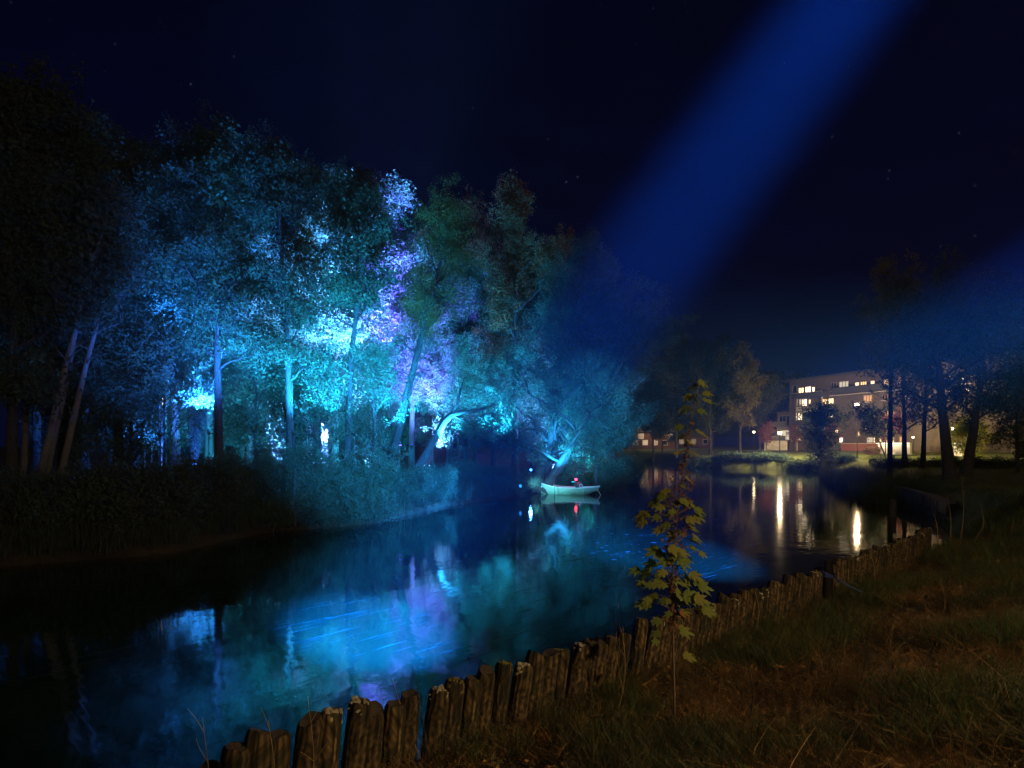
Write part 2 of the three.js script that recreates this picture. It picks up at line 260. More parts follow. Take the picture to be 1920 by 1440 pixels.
const fill = (list, label, group, o) => { const order = list.map((l) => l[0]).sort((p, q) => p - q); list.forEach(([px, d, top, r, cb], k) => tree({ px, d, top, r, cb, group, ...o, seed: (o.seed || 0) + k * 13, label: (order.indexOf(px) < order.length - 1 ? ORD[order.indexOf(px)] : 'rightmost') + ' of the ' + label })); };
fill([[330, 31, 290, 110, 740], [392, 34, 246, 86, 740], [470, 36, 315, 92, 760], [572, 36, 288, 82, 760], [628, 35.5, 305, 88, 740], [702, 38, 330, 84, 740], [772, 40, 430, 88, 740], [845, 43, 470, 88, 780], [255, 33, 335, 100, 740], [160, 31, 300, 100, 740], [70, 29, 262, 100, 740], [925, 49, 520, 104, 800], [1120, 50, 560, 84, 830]],
  'tall second row trees lit from below', 'tall lit trees behind the front row', { seed: 900, leafM: MAT.lush, limbs: 20 });
fill([[305, 36, 600, 80, 862], [385, 39, 590, 84, 858], [455, 38, 650, 66, 866], [520, 39, 570, 84, 856], [590, 41, 600, 76, 856], [660, 42, 610, 80, 850], [735, 44, 600, 80, 850], [810, 48, 620, 86, 855], [890, 50, 640, 84, 862], [965, 52, 660, 84, 875], [210, 34, 600, 78, 868], [1060, 50, 670, 88, 885], [130, 33, 620, 80, 870], [350, 39, 690, 60, 866], [560, 42, 680, 64, 862], [700, 43, 690, 64, 860]],
  'low understorey trees between the lit trunks', 'understorey trees in the lit wood', { seed: 1500, leafM: MAT.lush, n: 1500, limbs: 22 });
fill([[308, 27, 620, 80, 890], [478, 27.6, 620, 70, 886], [600, 27.8, 660, 60, 878], [700, 30, 640, 66, 876], [860, 38.5, 650, 74, 880], [245, 23.5, 640, 76, 892], [925, 42, 680, 64, 884], [540, 29, 690, 50, 872], [140, 23, 660, 70, 892]],
  'thin young trees among the front trunks', 'young trees among the front trunks', { seed: 1800, n: 380, cs: 0.8, limbs: 22, trunk: 0.06 });
tree({ px: 84, d: 21, top: 330, r: 60, cb: 600, lean: 90, trunk: 0.11, bow: 1.05, stems: [[-2, 0, 20, 0, 0.9], [2, 0, 50, 0.4, 1], [16, 0, 40, -0.2, 0.95]], barkM: MAT.birch, n: 380, seed: 71, leafM: MAT.dark, name: 'birch_tree', label: 'pale slender trunks leaning together to the right at the dark end of the wood' });
tree({ px: 44, d: 22, top: 300, r: 50, cb: 620, trunk: 0.1, lean: 30, barkM: MAT.birch, n: 260, seed: 73, leafM: MAT.dark, name: 'birch_tree', label: 'single pale slender trunk left of the three leaning trunks' });
{ // the old trunk lying out at a slant, speckled violet
  const g = base('tree', onGroundPx(782, 34, -0.1), 0, 'slanting violet lit trunk with a limb reaching level to the right', 'tree'), w = new MB(), m = 34 / F, o = (px, py, z = 0) => at(px, py, 34 + z).sub(g.position);
  w.tube([o(782, 880), o(800, 850), o(816, 820), o(834, 790), o(846, 778)], [0.24, 0.17], 9, false);
  w.tube([o(846, 778), o(868, 772), o(890, 770, 0.3), o(908, 766, 0.3), o(928, 757, 0.2)], [0.15, 0.05], 7);
  w.tube([o(846, 778), o(858, 760), o(862, 735), o(872, 705, 0.6)], [0.12, 0.03], 6); w.tube([o(820, 773), o(834, 785)], [0.03, 0.06], 5); w.tube([o(822, 760), o(820, 774)], [0.02, 0.03], 5); w.tube([o(905, 767, 0.3), o(905, 782, 0.2), o(912, 795)], [0.05, 0.02], 5);
  w.tube([o(848, 778), o(872, 790), o(890, 800)], [0.07, 0.02], 5);
  w.build('trunk', MAT.bark2, g);
  const r = rng(44), l = []; for (let k = 0; k < 150; k++) { const e = o(840 + r() * 120, 690 + r() * 120, (r() - 0.5) * 2.5), s = 0.5 + r() * 0.5; l.push([e, randQ(r), V(s, s, s), tint(r)]); }
  scatter('crown', FINE[0], MAT.green, l, g);
}
[[500, 24.6, 868, 62, 'dense shrub on the lit part of the bank beside the bare branch'], [560, 25.2, 858, 56, 'blue lit shrub below the small lamp in the trees'], [622, 26, 852, 52, 'blue lit shrub before the pair of small lamps'], [682, 27, 862, 50, 'grey blue shrub around a stump left of the dark bank'], [742, 29.5, 862, 50, 'shrub under the two violet lamps'], [806, 32, 884, 44, 'low dim shrub at the left end of the dark blue bank'], [432, 23.6, 892, 62, 'greenish shrub with upright shoots near the blue trunk'], [362, 21, 918, 60, 'dark shrub left of the greenish shrub'], [285, 19.6, 925, 64, 'dark shrub in the middle of the unlit bank'], [196, 18.6, 925, 70, 'dark shrub right of the leaning pale trunks'], [100, 18, 935, 70, 'dark shrub below the leaning pale trunks'], [14, 17.6, 925, 60, 'dark shrub at the frame edge of the unlit bank'], [690, 25.4, 935, 40, 'leafy shrub at the water edge near the middle of the wood'], [604, 24.2, 945, 52, 'leafy shrub low over the water below the blue lit shrubs'], [534, 23.4, 950, 50, 'shrub at the water edge around the bare branch'], [872, 38.6, 884, 42, 'dim shrub in the middle of the dark blue bank'], [948, 39, 888, 40, 'dim shrub left of the star bright lamp'], [470, 22.8, 940, 46, 'dark shrub at the corner where the lit water begins'], [1128, 43.5, 868, 36, 'overhanging shrub behind the bow of the rowing boat'], [1178, 52, 850, 30, 'last shrub of the wood at the far water edge']]
  .forEach(([px, d, top, r, label], k) => bush({ px, d, top: top - (k < 6 ? [0, 26, -34, 14, -24, 8][k] : k < 12 ? [30, 46, 36, 48, 30, 40][k - 6] : 8), r: r * 1.12, label, stems: 16, seed: 300 + k, leafM: k > 6 && k < 12 ? MAT.dark : MAT.green, clump: d > 22 ? FINE : CLUMP, n: k > 6 && k < 12 ? 420 : 640 }));
{ // bare branch over the water
  const g = base('bare_branch', at(530, 985, 22.6), 0, 'bare arched branch over the water edge below the shrubs', 'branch'), w = new MB(), o = (px, py, z = 0) => at(px, py, 22.6 + z).sub(g.position);
  w.tube([o(478, 994), o(500, 984), o(522, 972), o(545, 963), o(566, 957)], [0.03, 0.02], 6); w.tube([o(522, 972), o(515, 984), o(512, 997)], [0.025, 0.015], 5); w.tube([o(545, 963), o(552, 930, 0.2), o(553, 880, 0.3)], [0.03, 0.015], 5); w.tube([o(553, 985), o(555, 960)], [0.03, 0.02], 5);
  w.build('branch', MAT.birch, g);
}
// reed and long grass on the far bank's foot
const bladeGeo = (seed, n, h, w, spread, droop) => { const r = rng(seed), mb = { p: [], n: [], i: [] }; for (let k = 0; k < n; k++) { const a = r() * 6.283, q = Math.sqrt(r()) * spread, x = Math.cos(a) * q, z = Math.sin(a) * q, b = r() * 6.283, H = h * (0.5 + 0.6 * r()), dr = droop * (0.3 + r()), c = Math.cos(b), s = Math.sin(b), W = w * (0.6 + 0.6 * r()); for (let j = 0; j < 4; j++) { const t = j / 3, bx = x + c * dr * H * t * t, bz = z + s * dr * H * t * t, y = H * (t - 0.35 * dr * t * t), ww = W * (1 - t * 0.92) / 2, i0 = mb.p.length / 3; mb.p.push(bx - s * ww, y, bz + c * ww, bx + s * ww, y, bz - c * ww); mb.n.push(c, 0.5, s, c, 0.5, s); if (j) mb.i.push(i0 - 2, i0 - 1, i0, i0 - 1, i0 + 1, i0); } } const g = new THREE.BufferGeometry(); g.setAttribute('position', new THREE.Float32BufferAttribute(mb.p, 3)); g.setAttribute('normal', new THREE.Float32BufferAttribute(mb.n, 3)); g.setIndex(mb.i); return g; };
const REED = bladeGeo(3, 16, 1.0, 0.018, 0.3, 0.45), TUFT = bladeGeo(4, 22, 0.22, 0.006, 0.1, 0.9), STRAW = bladeGeo(6, 16, 0.34, 0.005, 0.14, 1.5);
{
  const r = rng(8), l = [];
  for (let k = 0; k < 9000 && l.length < 3200; k++) { const x = lerp(-26, 1.5, r()), d = lerp(13, 41, r()), s = shore(x, d); if (s.sd < 0.02 || s.sd > 4.5 || x > d * 0.05) continue; const q = 0.7 + r() * 0.7; l.push([V(x, groundY(x, d) - 0.03, -d), turnQ(r, 0.3), V(q, q * (0.5 + 0.5 * r()), q), tint(r)]); }
  tag(scatter('grass', REED, MAT.dark, l), 'long rough grass along the foot of the wooded bank', 'grass');
}
// ---------------------------------------------------------------- floodlights, lamps and beams
const UP = V(0, 1, 0);
function floodlight(name, pos, target, color, intensity, angle, label, group, o = {}) {   // housing on a bracket, a glowing lens and its light
  const g = base(name, pos, 0, label, 'floodlight', group), dir = target.clone().sub(pos).normalize(), q = new THREE.Quaternion().setFromUnitVectors(V(0, 0, 1), dir), s = o.size || 1;
  const head = new MB(); head.add(new THREE.CylinderGeometry(0.15 * s, 0.11 * s, 0.22 * s, 14).rotateX(Math.PI / 2).translate(0, 0, -0.11 * s));
  for (let k = 0; k < 4; k++) head.add(new THREE.TorusGeometry((0.115 + 0.008 * k) * s, 0.008 * s, 5, 14).translate(0, 0, (-0.2 + k * 0.045) * s));
  part('housing', head.geo(), MAT.metal, g).quaternion.copy(q);
  const lens = part('lens', new THREE.CylinderGeometry(0.13 * s, 0.13 * s, 0.02 * s, 16).rotateX(Math.PI / 2).translate(0, 0, 0.012 * s), glow(color.r, color.g, color.b, o.lens ?? 6), g); lens.quaternion.copy(q);
  const b = new MB(); if (!o.noFoot) b.tube([V(-0.17 * s, 0, 0), V(-0.17 * s, -0.2 * s, 0), V(0, -0.26 * s, 0), V(0, -(o.foot || 0.5), 0)], [0.015, 0.02], 5).tube([V(0.17 * s, 0, 0), V(0.17 * s, -0.2 * s, 0), V(0, -0.26 * s, 0)], [0.015, 0.02], 5); b.box(0, -0.12 * s, 0, 0.3 * s, 0.02, 0.03);
  b.build('bracket', MAT.metal, g);
  const l = new THREE.SpotLight(color, intensity, 0, angle * Math.PI / 180, o.pen ?? 1, 2); l.name = name; l.castShadow = true; l.shadow.radius = (o.soft || 0.1) / 0.02;
  const p = dir.clone().multiplyScalar(0.06 * s); l.position.copy(p); l.target.position.copy(dir.clone().multiplyScalar(4)); g.add(l, l.target); return g;
}
// masts out of view, placed to throw the deep blue beams through damp air
function beamMast(pos, target, color, intensity, angle, label) {
  const foot = V(pos.x, groundY(pos.x, -pos.z), pos.z), g = base('unseen_light_mast', foot, 0, label, 'mast'), w = new MB();
  w.tube([V(0, -0.2, 0), V(0, pos.y - foot.y - 0.15, 0)], [0.07, 0.045], 10).box(0, 0.05, 0, 0.5, 0.1, 0.5).box(0, pos.y - foot.y - 0.45, 0, 0.6, 0.05, 0.05);
  w.build('pole', MAT.steel, g);
  floodlight('unseen_beam_floodlight', pos, target, color, intensity, angle, label.replace('steel mast', 'floodlight atop the mast'), null, { lens: 2, pen: 0.55, soft: 0.12, foot: 0.4, size: 1.1 });
}
const L1 = V(-2.46, 0, -10.6), T1 = at(1586, 0, 3), S1 = L1.clone().lerp(T1, 1.25), L2 = V(4.3, 0, -19), T2 = at(1920, 548, 8), S2 = L2.clone().lerp(T2, 1.4);
beamMast(S1, L1, rgb(0, 0.1, 1), 92000, 7, 'unseen steel mast on the near bank throwing the high blue beam');
beamMast(S2, L2, rgb(0, 0.1, 1), 44000, 9.5, 'unseen steel mast further along the near bank throwing the low blue beam');

const C = { cyan: rgb(0.12, 0.3, 1), teal: rgb(0.03, 0.5, 0.8), blue: rgb(0.03, 0.2, 1), violet: rgb(0.14, 0.04, 1), front: rgb(0.02, 0.44, 1) };
const gl = (px, d, up) => onGroundPx(px, d, up ?? 0.45);
[ // mostly unseen lamps placed to light the crowns: px, distance, colour, target [px, py, d], intensity, cone, label
  [606, 31.4, C.cyan, [640, 420, 35.5], 30000, 22, 'floodlight with a white lens at the foot of the lit posts between the trunks'],
  [520, 28.8, C.cyan, [548, 480, 35], 14000, 24, 'hidden floodlight behind the shrubs left of the lit posts'],
  [585, 29.6, C.cyan, [590, 700, 39], 900, 48, 'second hidden floodlight behind the shrubs, aimed low between the trunks'],
  [440, 29.4, C.teal, [446, 720, 37], 900, 50, 'unseen teal floodlight on the ground right of the straight blue trunk'],
  [366, 29, C.blue, [388, 320, 34], 30000, 22, 'unseen deep blue floodlight at the foot of the forking tree'],
  [340, 28.6, C.blue, [320, 560, 34], 700, 34, 'unseen blue floodlight left of the forking tree'],
  [800, 36, C.cyan, [850, 600, 45], 9000, 30, 'unseen floodlight behind the dark blue bank'],
  [1022, 43.6, C.cyan, [1045, 700, 45.5], 3200, 62, 'unseen floodlight at the back of the point lighting the alder from within'],
  [1075, 44.2, C.teal, [1100, 640, 46], 1500, 55, 'unseen teal floodlight on the point behind the boat'],
  [250, 25.5, C.blue, [200, 560, 33], 600, 55, 'weak unseen floodlight in the dark end of the wood'],
  [690, 31.5, C.cyan, [685, 520, 38], 13000, 28, 'hidden floodlight in the middle of the wood'],
  [668, 32, C.teal, [650, 740, 41], 900, 50, 'unseen teal floodlight low in the middle of the wood'],
].forEach(([px, d, c, t, I, a, label]) => floodlight('ground_floodlight', gl(px, d), at(...t), c, I, a, label, null));
floodlight('small_floodlight', at(750, 836, 34.4), at(696, 400, 38), C.violet, 42000, 14, 'left one of the pair of small violet lamps', null, { lens: 30, foot: 1.4, size: 0.8 });
floodlight('small_floodlight', at(771.5, 835.5, 34.4), at(795, 660, 40), C.violet, 9000, 24, 'right one of the pair of small violet lamps', null, { lens: 30, foot: 1.4, size: 0.8 });
floodlight('small_floodlight', at(650, 872, 30.5), at(700, 840, 24), C.blue, 30, 60, 'small blue lamp low in the shrubs left of the violet pair', null, { lens: 10, size: 0.5 });
floodlight('small_floodlight', at(995, 920, 37.4), at(1045, 880, 40.2), rgb(0.16, 0.62, 0.85), 100, 46, 'star bright lamp at the water edge left of the alder trunk', null, { lens: 50, size: 0.8 });
floodlight('small_floodlight', at(995.5, 881, 43), at(975, 840, 36), C.blue, 40, 50, 'small lamp up the bank behind the star bright lamp', null, { lens: 16, size: 0.6 });
floodlight('small_floodlight', at(1038, 887, 42), at(1060, 800, 42.5), C.cyan, 160, 50, 'small lamp between the alder stems above the rowing boat', null, { lens: 16, size: 0.6 });
// added fill lamps, standing in for beam light bounced off the water
floodlight('bank_fill_light', V(0.5, 0.8, -36.2), at(650, 885, 25.5), rgb(0.02, 0.3, 1), 1800, 24, 'added fill light low on the point aimed back along the shore at the shrubs', null, { lens: 2, size: 0.7, foot: 1 });
floodlight('wide_fill_light', V(S2.x + 0.1, 4.3, S2.z - 0.2), at(715, 790, 30), rgb(0.02, 0.36, 1), 14000, 15, 'added lower wide fill light halfway up the unseen second mast', null, { lens: 1, soft: 0.2, foot: 0.3 });
floodlight('wide_fill_light', V(S2.x + 0.1, 4.9, S2.z - 0.2), at(1090, 790, 42), rgb(0.03, 0.36, 1), 17000, 8, 'added upper wide fill light halfway up the unseen second mast', null, { lens: 1, soft: 0.2, foot: 0.3 });

[ // added fill lamps on poles among the bank shrubs, brightening the crowns
  [300, 19.8, 2.4, [310, 480, 26], 130, C.blue, 'added fill light on a pole in the dark shrubs'], [392, 21.8, 2.6, [398, 430, 27], 420, C.blue, 'added fill light on a pole in the shrubs before the forking tree'], [476, 23.4, 2.8, [500, 480, 28], 520, C.front, 'added fill light on a pole at the corner where the lit water begins'], [575, 24.6, 2.8, [575, 460, 30], 560, C.front, 'added fill light on a pole in the shrubs above the bare branch'], [665, 25.8, 2.8, [655, 460, 32], 620, C.front, 'added fill light on a pole in the shrubs near the stump'], [748, 29, 2.6, [745, 500, 35], 640, C.front, 'added fill light on a pole in the shrubs below the violet lamps'], [838, 33.5, 2.6, [850, 520, 42], 800, C.front, 'added fill light on a pole on the dark blue bank'], [925, 37.6, 2.4, [960, 520, 45], 900, C.front, 'added fill light on a pole left of the alder'], [1040, 39.4, 2.0, [1085, 670, 43], 240, C.front, 'added fill light on a pole behind the rowing boat'],
].forEach(([px, dd, up, t, I, c, label]) => floodlight('pole_fill_light', onGroundPx(px, dd, up + 0.4), at(...t), c, I * (px === 476 ? 1.2 : 1.9), 44, label, null, { lens: 1, size: 0.36, foot: up + 0.4 }));

function lampPost(pos, y, label, o = {}) {      // pos on the ground, y is the height of the lamp
  const g = base('street_lamp', pos, 0, label, 'street lamp', o.group), w = new MB(), h = y - pos.y, hr = o.r || 0.2;
  w.tube([V(0, -0.2, 0), V(0, 0.9, 0), V(0, 0.95, 0), V(0, h - 0.15, 0)], (t) => t < 0.5 ? 0.09 : 0.06, 8); w.box(0, 0.05, 0, 0.3, 0.1, 0.3);
  w.build('post', MAT.metal, g);
  const c = new MB(); c.add(new THREE.ConeGeometry(hr * 1.5, hr * 0.8, 12).translate(0, h + hr * 1.15, 0)); c.build('lamp_cap', MAT.metal, g); part('lamp_base', new THREE.CylinderGeometry(hr * 0.5, hr * 0.4, hr * 0.4, 10).translate(0, h - hr * 1.05, 0), MAT.metal, g);
  part('lamp_globe', new THREE.SphereGeometry(hr, 14, 10).translate(0, h, 0), glow(1, 0.72, 0.36, o.glow || 14), g);
  const l = new THREE.PointLight(rgb(1, 0.7, 0.36), o.I || 150, 0, 2); l.name = 'lamp_globe'; l.position.set(0, h, 0); l.castShadow = true; l.shadow.radius = hr * 0.6 / 0.02; g.add(l); return g;
}
lampPost(onGroundPx(1462, 85), EYE + 23 / F * 85, 'star bright street lamp before the left corner of the apartment building', { I: 600, r: 0.235, glow: 14 });
lampPost(onGroundPx(1413.5, 122), EYE + 25 / F * 122, 'small street lamp left of the small red tree', { I: 40, r: 0.235, glow: 8 });
lampPost(onGroundPx(1607, 83), EYE + 76 / F * 83, 'tall orange street lamp before the middle of the facade', { I: 1000, r: 0.235, glow: 40 });
lampPost(onGroundPx(1241, 146), EYE + 47 / F * 146, 'far street lamp over the road behind the end of the wood', { I: 160, r: 0.235, glow: 10 });
lampPost(onGroundPx(1787, 66), EYE + 31 / F * 66, 'lamp shining through yellow green leaves between the two thick trunks', { I: 420, r: 0.17, glow: 12 });
lampPost(onGroundPx(1712, 90), EYE + 15 / F * 90, 'lamp half hidden by leaves at the end of the bright wall', { I: 30, r: 0.16, glow: 8 });
lampPost(V(9.5, groundY(9.5, -3.5), 3.5), 6.6, 'unseen street lamp on the near bank shining warm light on the dry grass', { I: 280, r: 0.2, glow: 6 });  // out of view behind the camera, placed to light the near bank
{ // lantern column and shelter in the wood
  const p = onGroundPx(305, 29.5), g = base('light_column', p, 0, 'thin column with a white tube light in the dark wood', 'lamp'), y = (py) => EYE + (HOR - py) / F * 29.5 - p.y, w = new MB();
  w.tube([V(-0.05, -0.2, 0), V(0, y(759), 0)], [0.045, 0.035], 8); w.build('post', MAT.steel, g);
  const h = y(744) - y(758), cap = new MB(); cap.box(0.03, y(743) + 0.02, 0, 0.12, 0.05, 0.12); cap.build('lamp_cap', MAT.metal, g);
  part('lamp_tube', new THREE.CylinderGeometry(0.045, 0.04, h, 10).translate(0.025, y(751), 0), glow(1, 0.86, 0.7, 4), g);
  const l = new THREE.PointLight(rgb(1, 0.8, 0.42), 3, 0, 2); l.name = 'lamp_tube'; l.position.set(0.02, y(751), 0); l.castShadow = true; l.shadow.radius = 2; g.add(l);
  const q = onGroundPx(292, 32), s = base('shelter', q, 0.15, 'small open shelter with a flat board roof beside the tube light', 'shelter'), Y = (py) => EYE + (HOR - py) / F * 32 - q.y, pw = new MB();
  const roof = new MB(); roof.box(0.1, Y(726), 0, 1.35, 0.09, 1.2); roof.build('roof', MAT.birch, s);
  for (const [x, z] of [[-0.35, 0.4], [0.35, 0.4], [-0.35, -0.4], [0.35, -0.4]]) { const b = new MB(); b.box(x, Y(728) / 2, z, 0.06, Y(728), 0.06); b.build('post', MAT.birch, s); }
  const bk = new MB(); bk.box(0, Y(745), -0.36, 0.7, 1.0, 0.05); bk.build('back_panel', MAT.bark, s);
}
{ // three lit posts round the white floodlight
  [[590, 800, 858, MAT.birch, 'thin pale post on the left of the small floodlight'], [603.5, 795, 856, MAT.steel, 'blue lit post above the small floodlight'], [611, 805, 852, MAT.birch, 'wide cyan lit post on the right of the small floodlight']].forEach(([px, a, b, m, label], k) => {
    const p = at(px, b, 32.4); p.y = groundY(p.x, 32.4) - 0.1; const g = base('wooden_post', p, 0, label, 'post'), w = new MB(); w.tube([V(0, 0, 0), V(k === 0 ? -0.25 : 0, EYE + (HOR - a) / F * 32.4 - p.y, 0)], [[0.05, 0.12, 0.13][k], [0.04, 0.1, 0.12][k]], 9); w.build('post', m, g);
  });
}
// ---------------------------------------------------------------- palisade of round logs along the near bank
const PAL = [[-3.6, 3.0], [-2.55, 3.9], [-2.1, 4.32], [-0.95, 5.36], [0.22, 6.35], [1.6, 7.55], [2.98, 8.8], [4.5, 10.1], [6, 11.5], [7.7, 13.05], [9.4, 14.6], [11, 16.3]];
{
  const g = base('log_palisade', V(0, 0, 0), 0, 'leaning row of old round logs holding up the near grassy bank', 'palisade'), r = rng(17);
  const curve = new THREE.CatmullRomCurve3(PAL.map(([x, d]) => V(x, 0, -d))), L = curve.getLength(), n = Math.round(L / 0.19);
  const vars = [];
  for (let k = 0; k < 6; k++) {       // weathered log: slightly out of round, chamfered, with drying cracks
    const q = rng(40 + k), S = 14, rows = [0, 0.25, 0.5, 0.75, 0.955, 0.985, 1], p = [], u = [], idx = [], top = [];
    const rr = [...Array(S)].map((_, s) => 1 + 0.03 * Math.sin(s * 0.9 + k) + (q() - 0.5) * 0.03 - (q() < 0.08 ? 0.09 : 0)), sl = (q() - 0.5) * 0.1;
    rows.forEach((t, j) => { for (let s = 0; s <= S; s++) { const a = s / S * 6.2832, R = rr[s % S] * (j === 6 ? 0.8 : j === 5 ? 0.93 : 1) * (1.04 - 0.08 * t); p.push(Math.cos(a) * R * 0.103, t * 1.5 + (j > 3 ? Math.cos(a) * sl + (q() - 0.5) * 0.012 : 0), Math.sin(a) * R * 0.103); u.push(s / S * 0.6, t * 1.5 * 0.9); } });
    for (let j = 0; j < rows.length - 1; j++) for (let s = 0; s < S; s++) { const b = j * (S + 1) + s; idx.push(b, b + S + 1, b + 1, b + 1, b + S + 1, b + S + 2); }
    const G = new THREE.BufferGeometry(); G.setAttribute('position', new THREE.Float32BufferAttribute(p, 3)); G.setAttribute('uv', new THREE.Float32BufferAttribute(u, 2)); G.setIndex(idx); G.computeVertexNormals();
    const tp = [], tu = [], ti = []; const b0 = 6 * (S + 1);
    for (const f of [1, 0.5]) for (let s = 0; s < S; s++) { tp.push(p[(b0 + s) * 3] * f, p[(b0 + s) * 3 + 1] - (f < 1 ? 0.014 : 0.002) + (q() - 0.5) * 0.012, p[(b0 + s) * 3 + 2] * f); tu.push(tp[tp.length - 3] * 3, tp[tp.length - 1] * 3); }
    tp.push(0, 1.488, 0); tu.push(0, 0);
    for (let s = 0; s < S; s++) { const e = (s + 1) % S; ti.push(s, s + S, e, e, s + S, e + S, s + S, 2 * S, e + S); }
    const T = new THREE.BufferGeometry(); T.setAttribute('position', new THREE.Float32BufferAttribute(tp, 3)); T.setAttribute('uv', new THREE.Float32BufferAttribute(tu, 2)); T.setIndex(ti); T.computeVertexNormals();
    vars.push([G, T]);
  }
  const caps = [0, 1].map((k) => { const q = rng(60 + k), mb = new MB(); for (let j = 0; j < 26; j++) { const a = q() * 6.283, R = Math.sqrt(q()) * 0.085; mb.add(new THREE.IcosahedronGeometry(0.012 + q() * 0.018, 0), new THREE.Matrix4().compose(V(Math.cos(a) * R, 1.49 - (R > 0.07 ? 0.02 + q() * 0.07 : 0), Math.sin(a) * R * 1.02), randQ(q), V(1.2, 0.55, 1.2))); } return mb.geo(); });
  const tones = [0.8, 0.95, 1.1, 1.25].map((k) => { const m = MAT.log.clone(); m.color.multiplyScalar(k); return m; });
  for (let k = 0; k < n; k++) {
    if (k === Math.round(n * 0.315)) continue;                       // the gap that lets the water show
    const t = (k + 0.5) / n, p = curve.getPointAt(t), tan = curve.getTangentAt(t), side = V(-tan.z, 0, tan.x), far = smooth(4.5, 8, -p.z);
    const [G, T] = vars[Math.floor(r() * 6)], s = 0.94 + r() * 0.14, lg = part('log', G, tones[Math.floor(r() * 4)], g);
    const topY = 1.03 + (r() - 0.5) * 0.11 + 0.03 * Math.sin(k * 0.6), dir = V(0, 1, 0).addScaledVector(tan, 0.09 + 0.2 * far + (r() - 0.5) * 0.07).addScaledVector(side, (r() - 0.5) * 0.06).normalize();
    lg.quaternion.setFromUnitVectors(UP, dir).multiply(new THREE.Quaternion().setFromAxisAngle(UP, r() * 6.28));
    lg.scale.set(s, 1, s); lg.position.copy(p).addScaledVector(side, (r() - 0.5) * 0.05).setY(topY - 1.5);
    part('end_grain', T, MAT.logEnd, lg);
    if (r() < 0.5) part('moss', caps[k % 2], r() < 0.35 ? MAT.moss : MAT.lichen, lg);
  }
}
// ---------------------------------------------------------------- dry grass, straw and leaves on the near bank
function mapleGeo(seed) {     // five-lobed toothed leaf, stalk end at the origin, tip towards +z, drooping
  const r = rng(seed), lobes = [[0, 1], [0.72, 0.86], [1.5, 0.6]], half = [[2.75, 0.16], [2.2, 0.3], [1.75, 0.42], [1.5, 0.6], [1.3, 0.45], [1.12, 0.42], [0.95, 0.62], [0.8, 0.7], [0.72, 0.88], [0.6, 0.66], [0.5, 0.6], [0.36, 0.44], [0.26, 0.6], [0.17, 0.78], [0.1, 0.8], [0, 1]];
  const pts = [[0, 0]]; for (const [a, q] of half) pts.push([Math.sin(a) * q * 0.56, 0.2 + Math.cos(a) * q * 0.62]);
  const all = [...pts, ...half.slice(0, -1).reverse().map(([a, q]) => [-Math.sin(a) * q * 0.56 * (0.94 + r() * 0.1), 0.2 + Math.cos(a) * q * 0.62])];
  const sh = new THREE.Shape(all.map(([x, y]) => new THREE.Vector2(x, y)));
  const g0 = new THREE.ShapeGeometry(sh), pos = g0.attributes.position, cup = 0.25 + r() * 0.3, dr = 0.25 + r() * 0.45, skew = (r() - 0.5) * 0.25, out = [], nn = [], idx = [];
  // centre fan so that the blade can bend along its veins
  const c = [0, 0.2], N = all.length, bend = (x, y) => [x, -dr * y * y * 0.6 + cup * Math.abs(x) * 0.5 - cup * x * x * 1.6 + skew * x * y + 0.015 * Math.sin(x * 30 + y * 17), y];
  for (const f of [0.5, 1]) for (const [x, y] of all) out.push(...bend(c[0] + (x - c[0]) * f, c[1] + (y - c[1]) * f)); out.push(...bend(...c));
  for (let k = 0; k < N; k++) { const e = (k + 1) % N; idx.push(2 * N, e, k, k, e, k + N, e, e + N, k + N); }
  const g = new THREE.BufferGeometry(); g.setAttribute('position', new THREE.Float32BufferAttribute(out, 3)); g.setIndex(idx); g.computeVertexNormals(); return g;
}
const MAPLE = [1, 2, 3, 4, 5].map((k) => mapleGeo(k * 5));
